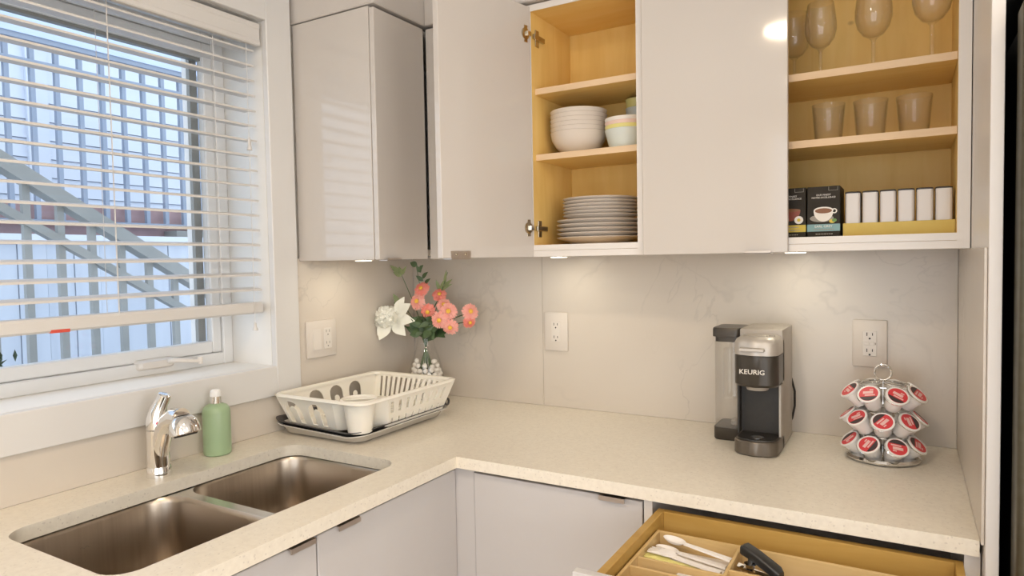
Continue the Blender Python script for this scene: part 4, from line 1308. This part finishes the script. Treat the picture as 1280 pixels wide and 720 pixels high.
pod = thing('coffee_pod', 'pod', 'coffee pod', (0, 0, 0))
obj('cup', lathe(nb(), [(0, -0.044), (0.0165, -0.044), (0.0178, -0.042), (0.0195, -0.018), (0.0205, -0.017), (0.0225, -0.004), (0.0225, -0.0022), (0, -0.0022)], 22), 'pod_white', pod, local=True)
ld = obj('lid', lathe(nb(), [(0.0225, -0.003), (0.0252, -0.003), (0.0256, -0.0012), (0.0250, 0.0008), (0.0228, 0.0010), (0, 0.0010)], 28), 'pod_white', pod, local=True)
obj('label_disc', lathe(nb(), [(0.0210, 0.0010), (0.0210, 0.0013), (0, 0.0013)], 28), 'pod_red', ld, local=True)
b = nb()
seg = [(0.0205 * math.cos(R(q)), 0.0205 * math.sin(R(q))) for q in range(205, 336, 10)]
plate(b, seg, [], 0.0002, lambda u, v, w: (u, v, 0.0013 + w))
obj('label_band', b, 'pod_black', ld, local=True, smooth=False)
b = nb()
for (x0, x1, y0, y1) in ((-0.012, 0.010, 0.000, 0.0075), (-0.008, 0.014, -0.0060, -0.0025), (0.002, 0.010, 0.0095, 0.0125)):
    box(b, x0, x1, y0, y1, 0.0013, 0.0015)
o = obj('label_print', b, 'pod_pink', ld, local=True, smooth=False)
o['kind'] = 'stuff'
tn = ('top', 'middle', 'bottom')
pos8 = {22.5: ('just left of centre', 'just right of centre', 'at the right edge in front', 'at the right edge behind', 'behind, right of the pole', 'behind, left of the pole', 'at the left edge behind', 'at the left edge in front'),
        0.0: ('at the front centre', 'right of centre', 'at the far right edge', 'behind on the right', 'straight behind the pole', 'behind on the left', 'at the far left edge', 'left of centre')}
first = True
for ti, (zc, off) in enumerate(TIER):
    for i in range(8):
        a0 = -90 - off + 45 * i if off else -90 + 45 * i
        # the carousel faces the camera, which stands a little to the left of straight ahead
        m = pod_matrix(zc, R(a0 + 1.5)) @ Matrix.Rotation(random.uniform(0, 6.28), 4, 'Z')
        lb = 'red-lidded coffee pod on the %s tier %s' % (tn[ti], pos8[off][i])
        if first:
            q = pod
            first = False
            q['label'] = lb
        else:
            q = dup(pod, label=lb)
        q['group'] = 'coffee pods on the carousel'
        q.location = m.translation
        q.rotation_euler = m.to_euler()

# ------------------------------------------------------------------ crockery
ORD = ('topmost', 'second from the top', 'third from the top', 'fourth from the top', 'fifth from the top', 'sixth from the top', 'seventh from the top')
def stack(name, label, cat, group, cx, cy, z0, step, n, profile, seg=40, mats=None, ranks=None):
    base = None
    for i in range(n):
        z = z0 + i * step
        if base is None:
            o = obj(name, lathe(nb(), profile, seg), mats[0] if mats else 'ceramic')
            base = o
        else:
            o = base.copy()
            if mats:
                o.data = base.data.copy()
                o.data.materials[0] = M[mats[i]]
            COL.objects.link(o)
        o.location = (cx, cy, z)
        tag(o, label % ORD[n - 1 - i], cat, group)
def plate_prof(r):
    return [(0, 0.003), (r * 0.55, 0.003), (r * 0.56, 0.0), (r * 0.62, 0.0), (r * 0.66, 0.004), (r * 0.97, 0.0165), (r, 0.0195), (r * 0.985, 0.021), (r * 0.95, 0.0195), (r * 0.66, 0.008), (r * 0.5, 0.006), (0, 0.006)]
stack('dinner_plate', 'large white dinner plate, %s of the large ones on the bottom shelf', 'plate', 'large plates in the plate cabinet', 0.838, -0.165, ZI0 + 0.0005, 0.0125, 5, plate_prof(0.127))
stack('side_plate', 'smaller white plate, %s of the small ones on the plate stack', 'plate', 'small plates in the plate cabinet', 0.842, -0.165, ZI0 + 0.0005 + 5 * 0.0125 + 0.002, 0.0098, 6, plate_prof(0.112))
bowl_prof = [(0, 0.002), (0.034, 0.002), (0.036, 0), (0.040, 0), (0.043, 0.004), (0.066, 0.022), (0.079, 0.044), (0.083, 0.062), (0.0845, 0.064), (0.083, 0.0655), (0.080, 0.063), (0.076, 0.046), (0.062, 0.025), (0.038, 0.008), (0, 0.006)]
stack('cereal_bowl', 'white cereal bowl, %s in the stack of six', 'bowl', 'white bowls in the plate cabinet', 0.786, -0.190, 1.7185, 0.0125, 6, bowl_prof)
pb_prof = [(0, 0.0), (0.043, 0), (0.047, 0.003), (0.060, 0.052), (0.061, 0.054), (0.060, 0.0555), (0.0575, 0.052), (0.044, 0.006), (0, 0.005)]
stack('pastel_bowl', 'pastel plastic bowl, %s in the stack right of the white bowls', 'bowl', 'pastel bowls in the plate cabinet', 0.940, -0.205, 1.7185, 0.0105, 4, pb_prof, 36, ['pastel_blue', 'pastel_yellow', 'pastel_pink', 'pastel_white'])
cup_prof = [(0, 0.0), (0.024, 0), (0.026, 0.002), (0.036, 0.083), (0.0365, 0.085), (0.035, 0.086), (0.033, 0.083), (0.024, 0.005), (0, 0.004)]
stack('pastel_tumbler', 'pastel plastic tumbler, %s in the nest behind the pastel bowls', 'cup', 'pastel tumblers in the plate cabinet', 0.934, -0.092, 1.7185, 0.026, 4, cup_prof, 30, ['pastel_green', 'pastel_pink', 'pastel_blue', 'pastel_yellow'])

def wine(scale, lathe_n=40):
    o = [(0, 0), (0.033, 0), (0.034, 0.0015), (0.020, 0.0035), (0.006, 0.007), (0.0042, 0.012), (0.0040, 0.070), (0.0048, 0.080), (0.010, 0.086), (0.022, 0.093), (0.034, 0.110), (0.0395, 0.132), (0.0395, 0.150), (0.036, 0.180), (0.0325, 0.204)]
    i_ = [(0.0318, 0.2045), (0.0351, 0.180), (0.0386, 0.150), (0.0386, 0.132), (0.033, 0.111), (0.021, 0.0945), (0.008, 0.0885), (0, 0.0875)]
    return [(r_ * scale, z_ * scale) for r_, z_ in o + i_]
for x, y, s, lb in ((1.438, -0.180, 0.92, 'left wine glass on the top shelf, smallest of the three'), (1.553, -0.170, 1.02, 'middle wine glass on the top shelf'), (1.671, -0.225, 1.0, 'right wine glass on the top shelf beside the cabinet side'), (1.370, -0.12, 0.95, 'wine glass half hidden behind the shut cabinet door')):
    o = obj('wine_glass', lathe(nb(), wine(s), 40), 'drink_glass', ang=60)
    o.location = (x, y, 1.8435)
    tag(o, lb, 'wine glass', 'wine glasses on the top shelf')
tum = [(0, 0), (0.028, 0), (0.030, 0.002), (0.0375, 0.094), (0.0372, 0.0952), (0.0360, 0.094), (0.0290, 0.012), (0.027, 0.010), (0, 0.010)]
tg0 = None
for x, y, lb in ((1.457, -0.190, 'left clear tumbler on the middle shelf'), (1.548, -0.180, 'middle clear tumbler between the two others'), (1.638, -0.175, 'right clear tumbler on the middle shelf')):
    if tg0 is None:
        o = tg0 = obj('tumbler', lathe(nb(), tum, 40), 'drink_glass', ang=50)
    else:
        o = tg0.copy()
        COL.objects.link(o)
    o.location = (x, y, 1.6855)
    tag(o, lb, 'glass', 'tumblers on the middle shelf')

# ------------------------------------------------------------------ tea boxes and tins
def tea_box(x0, x1, label, band, lines, kind):
    y0, y1, z0, z1 = -0.262, -0.150, ZI0 + 0.0005, ZI0 + 0.120
    t = thing('tea_box', label, 'box', ((x0 + x1) / 2, (y0 + y1) / 2, z0), group='tea boxes on the bottom shelf')
    bd_ = obj('carton', bx(x0, x1, y0, y1, z0, z1, 0.001), 'tea_black', t, False)
    w_ = x1 - x0
    cx_ = (x0 + x1) / 2
    obj('colour_band', bx(x0, x1, y0 - 0.0003, y0, z0 + 0.013, z0 + 0.030), band, bd_, False)
    def tx(s, size, z, m='print_white', dx=0.0):
        obj('lettering', text_bm(s, size, T(cx_ + dx, y0 - 0.0005, z) @ FACE_Y, 0.0001), m, bd_, False)
    tx('OUR FINEST', 0.0058, z1 - 0.0205)
    tx('NOTRE EXCELLENCE', 0.0055, z1 - 0.0265)
    if lines:
        tx(lines, 0.0078, z0 + 0.0245)
    # small print that the photo leaves unreadable
    b = nb()
    for zz, hw in ((z0 + 0.0175, 0.022), (z0 + 0.0065, 0.017)) + (() if lines else ((z0 + 0.0245, 0.020),)):
        u = -hw
        while u < hw:
            wd = random.uniform(0.002, 0.005)
            box(b, cx_ + u, cx_ + u + wd, y0 - 0.0005, y0 - 0.0003, zz - 0.0011, zz + 0.0011)
            u += wd + 0.0012
    o_ = obj('small_print', b, 'print_grey', bd_, False)
    o_['kind'] = 'stuff'
    # corner stamp
    b = nb()
    xs, zs = x1 - 0.0250, z1 - 0.0105
    for q in ((xs, xs + 0.020, zs, zs + 0.0007), (xs, xs + 0.0007, zs, z1 - 0.001), (xs + 0.0193, xs + 0.020, zs, z1 - 0.001)):
        box(b, q[0], q[1], y0 - 0.0004, y0, q[2], q[3])
    o_ = obj('stamp_outline', b, 'print_grey', bd_, False)
    o_['kind'] = 'stuff'
    # picture: cup
    def ell(cx, cz, rx, rz, m, y, name, half=False):
        b = nb()
        n_ = 28
        pts = [(cx + rx * math.cos(2 * PI * i / n_), cz + rz * math.sin(2 * PI * i / n_)) for i in range(n_)]
        if half:
            pts = [(cx + rx * math.cos(PI + PI * i / n_), cz + rz * math.sin(PI + PI * i / n_)) for i in range(n_ + 1)]
        plate(b, pts, [], 0.0002, lambda u, v, w: (u, y0 - y - w, v))
        obj(name, b, m, bd_, False)
    if kind == 'cup':
        ell(cx_ - 0.004, z0 + 0.044, 0.026, 0.009, 'print_grey', 0.0001, 'saucer_print')
        ell(cx_, z0 + 0.062, 0.0215, 0.026, 'print_white', 0.0004, 'cup_print', True)
        ell(cx_ + 0.0235, z0 + 0.0605, 0.006, 0.006, 'print_white', 0.0003, 'cup_handle_print')
        ell(cx_ + 0.0235, z0 + 0.0605, 0.0035, 0.0035, 'tea_black', 0.0006, 'cup_handle_print')
        ell(cx_, z0 + 0.0625, 0.0215, 0.0085, 'print_white', 0.0007, 'cup_print')
        ell(cx_, z0 + 0.0615, 0.0185, 0.0062, 'print_tea', 0.0010, 'tea_print')
        ell(cx_ + 0.0190, z0 + 0.0365, 0.0065, 0.0045, 'print_lemon', 0.0010, 'lemon_print')
        ell(cx_ + 0.0235, z0 + 0.0385, 0.0050, 0.0040, 'print_leaf', 0.0013, 'leaf_print')
    else:
        ell(cx_, z0 + 0.066, 0.0235, 0.026, 'print_red_tea', 0.0004, 'cup_print', True)
        ell(cx_, z0 + 0.066, 0.0235, 0.0040, 'print_tea', 0.0007, 'tea_print')
        ell(cx_ + 0.0200, z0 + 0.0420, 0.0100, 0.0095, 'print_white', 0.0010, 'blossom_print')
        ell(cx_ + 0.0200, z0 + 0.0420, 0.0040, 0.0040, 'print_lemon', 0.0013, 'blossom_print')
tea_box(1.4175, 1.4890, 'dark tea box with white cup and teal band', 'tea_teal', 'EARL GREY', 'cup')
tea_box(1.3430, 1.4145, 'dark tea box with glass cup and yellow band behind the door edge', 'tea_yellow', '', 'glass')
# shallow yellow carton tray with white tins
cy0, cy1 = -0.255, -0.145
ct = thing('carton_tray', 'shallow yellow cardboard tray on the bottom shelf', 'tray', (1.605, -0.2, ZI0))
zt0 = ZI0 + 0.0005
obj('floor', bx(1.4945, 1.7160, cy0, cy1, zt0, zt0 + 0.001), 'card_yellow', ct, False)
obj('front', bx(1.4945, 1.7160, cy0 - 0.001, cy0, zt0, zt0 + 0.030), 'card_yellow', ct, False)
obj('back', bx(1.4945, 1.7160, cy1, cy1 + 0.001, zt0, zt0 + 0.030), 'card_yellow', ct, False)
obj('side', bx(1.4945, 1.4955, cy0, cy1, zt0, zt0 + 0.030), 'card_yellow', ct, False)
obj('side', bx(1.7150, 1.7160, cy0, cy1, zt0, zt0 + 0.030), 'card_yellow', ct, False)
tname = ('first', 'second', 'third', 'fourth', 'fifth', 'sixth')
for i in range(6):
    x = 1.5145 + i * 0.0362
    t = thing('tea_tin', 'white narrow tin, %s from the tea boxes in the yellow tray' % tname[i], 'tin', (x, -0.215, zt0 + 0.0012), group='white tins in the yellow tray')
    b = nb()
    loft(b, [rr_ring(x - 0.0158, x + 0.0158, -0.252, -0.178, 0.006, z) for z in (zt0 + 0.0012, zt0 + 0.100)])
    obj('body', b, 'tin_white', t)
    b = nb()
    loft(b, [rr_ring(x - 0.0166, x + 0.0166, -0.2528, -0.177, 0.0065, zt0 + 0.1002), rr_ring(x - 0.0166, x + 0.0166, -0.2528, -0.177, 0.0065, zt0 + 0.1025), rr_ring(x - 0.014, x + 0.014, -0.250, -0.180, 0.005, zt0 + 0.104)])
    obj('lid', b, 'tin_black', t)
    b = nb()
    obj('side_strip', bx(x + 0.0158, x + 0.0166, -0.244, -0.185, zt0 + 0.005, zt0 + 0.0995), 'tin_black', t, False)  # plain black strip along the right side of the tin

# ------------------------------------------------------------------ drawer contents
zd = 0.7505
og = thing('utensil_tray', 'bamboo utensil organiser inside the open drawer', 'organiser', (1.43, -0.81, zd))
ZO = 0.845
obj('floor', bx(1.178, 1.698, -0.950, -0.680, zd, zd + 0.006), 'bamboo', og, False)
for q in ((1.178, 1.184, -0.950, -0.680), (1.692, 1.698, -0.950, -0.680), (1.184, 1.692, -0.686, -0.680), (1.184, 1.692, -0.950, -0.944)):
    obj('rim_board', bx(*q, zd + 0.006, ZO, 0.0006), 'bamboo', og, False)
for q in ((1.343, 1.349, -0.944, -0.686), (1.184, 1.343, -0.820, -0.814), (1.184, 1.343, -0.862, -0.856), (1.349, 1.692, -0.795, -0.789)):
    obj('divider', bx(*q, zd + 0.006, ZO - 0.002, 0.0006), 'bamboo', og, False)
zf = zd + 0.0065
def utensil(kind, label, x0, y0, z, ang_, m, L=0.142):
    t = thing(kind, label, 'utensil', (x0, y0, z), (0, R(4), R(ang_)), group='plastic cutlery in the open drawer')
    b = nb()
    loft(b, [[(u, -w_, 0.0), (u, w_, 0.0), (u, w_ * 0.8, 0.004), (u, -w_ * 0.8, 0.004)] for u, w_ in ((0.045, 0.0035), (0.075, 0.005), (0.12, 0.0065), (L, 0.0075))])
    obj('handle', b, m, t, local=True)
    if 'spoon' in kind:
        b = nb()
        for q in range(1):
            ring_o = [[(0.024 + 0.024 * k_ * math.cos(2 * PI * i / 20), 0.014 * k_ * math.sin(2 * PI * i / 20), zz) for i in range(20)] for k_, zz in ((0.15, -0.006), (0.6, -0.0035), (0.9, 0.001), (1.0, 0.004), (0.94, 0.0042), (0.6, -0.0005), (0.15, -0.003))]
            loft(b, ring_o)
        obj('bowl', b, m, t, local=True)
    else:
        b = nb()
        head = [(0.048, -0.004), (0.050, 0.004), (0.036, 0.0125), (0.0, 0.0125), (-0.002, 0.0105), (0.0, 0.0085), (0.020, 0.0080), (0.020, 0.0055), (0.0, 0.005), (-0.003, 0.003), (0.0, 0.0015), (0.020, 0.001), (0.020, -0.001), (0.0, -0.0015), (-0.003, -0.003), (0.0, -0.005), (0.020, -0.0055), (0.020, -0.0080), (0.0, -0.0085), (-0.002, -0.0105), (0.0, -0.0125), (0.036, -0.0125)]
        plate(b, head, [], 0.0022, lambda u, v, w: (u, v, w + 0.004 * math.sin(PI * min(1, max(0, u / 0.05)))))
        obj('tines', b, m, t, local=True, smooth=False)
utensil('plastic_fork', 'white plastic fork lying on top in the drawer tray', 1.192, -0.768, zf + 0.082, -8, 'utensil_white')
utensil('plastic_fork', 'second white plastic fork under the front one', 1.194, -0.748, zf + 0.076, -14, 'utensil_white')
utensil('plastic_spoon', 'white plastic spoon with pink bowl at the back of the tray', 1.200, -0.708, zf + 0.086, -10, 'utensil_white')
utensil('plastic_spoon', 'white plastic spoon lying lower in the tray', 1.190, -0.728, zf + 0.072, -4, 'utensil_white')
utensil('plastic_fork', 'white plastic fork lowest in the drawer tray', 1.190, -0.790, zf + 0.070, 2, 'utensil_white')
utensil('plastic_fork', 'yellowish plastic fork at the tray edge', 1.187, -0.776, zf + 0.074, -3, 'pastel_yellow', 0.14)
tag(obj('cutlery_packet', bx(1.196, 1.338, -0.808, -0.692, zf, zf + 0.060, 0.010, 3), 'utensil_white'), 'white paper packet under the plastic forks', 'packet')
t = thing('table_knife', 'metal table knife in the narrow tray compartment', 'utensil', (1.20, -0.84, zf))
b = nb()
loft(b, [[(x, -0.838 - w_, zf + 0.035), (x, -0.838 + w_, zf + 0.035), (x, -0.838 + w_ * 0.7, zf + 0.039), (x, -0.838 - w_ * 0.7, zf + 0.039)] for x, w_ in ((1.190, 0.004), (1.205, 0.008), (1.25, 0.009), (1.262, 0.005), (1.335, 0.007))])
obj('blade', b, 'chrome', t)
obj('handle', bx(1.262, 1.340, -0.850, -0.826, zf, zf + 0.078, 0.004), 'clear_wrap', t)
# can opener with a black handle
co = thing('can_opener', 'can opener with a black handle in the right tray section', 'can opener', (1.40, -0.76, zf))
b = nb()
hp = [((1.360, -0.728, 0.860), 0.010, 0.008), ((1.366, -0.730, 0.861), 0.0125, 0.0100), ((1.386, -0.737, 0.855), 0.0125, 0.0100), ((1.414, -0.748, 0.843), 0.0130, 0.0100), ((1.428, -0.753, 0.836), 0.0130, 0.0105), ((1.433, -0.755, 0.832), 0.010, 0.009)]
rings = []
for (p, hw, hh) in hp:
    rings.append([(p[0] + 0.3 * y_, p[1] + y_, p[2] + z_) for y_, z_ in rrect(-hw, hw, -hh, hh, min(hw, hh) * 0.5, 3)])
loft(b, rings)
obj('handle', b, 'black_handle', co)
b = nb()
loft(b, [[(x, y - 0.008, z), (x, y + 0.008, z), (x, y + 0.008, z + 0.004), (x, y - 0.008, z + 0.004)] for x, y, z in ((1.356, -0.752, 0.835), (1.40, -0.756, 0.828), (1.45, -0.765, 0.815))])
obj('jaw', b, 'chrome', co)
obj('wheel', lathe(nb(), [(0, -0.003), (0.011, -0.003), (0.011, 0.003), (0, 0.003)], 18, (1.378, -0.752, 0.842)), 'chrome', co)
obj('pivot', tube(nb(), [(1.378, -0.745, 0.824), (1.378, -0.742, 0.855)], 0.006, 10), 'black_handle', co)
tag(obj('paper_sachet', bx(1.405, 1.465, -0.780, -0.735, zf, 0.818, 0.003), 'utensil_white'), 'white sachet under the can opener', 'packet')
tag(obj('dark_peeler', bx(1.475, 1.585, -0.775, -0.740, zf, 0.815, 0.010, 3), 'maker_silver'), 'dark metal tool lying right of the can opener', 'utensil')
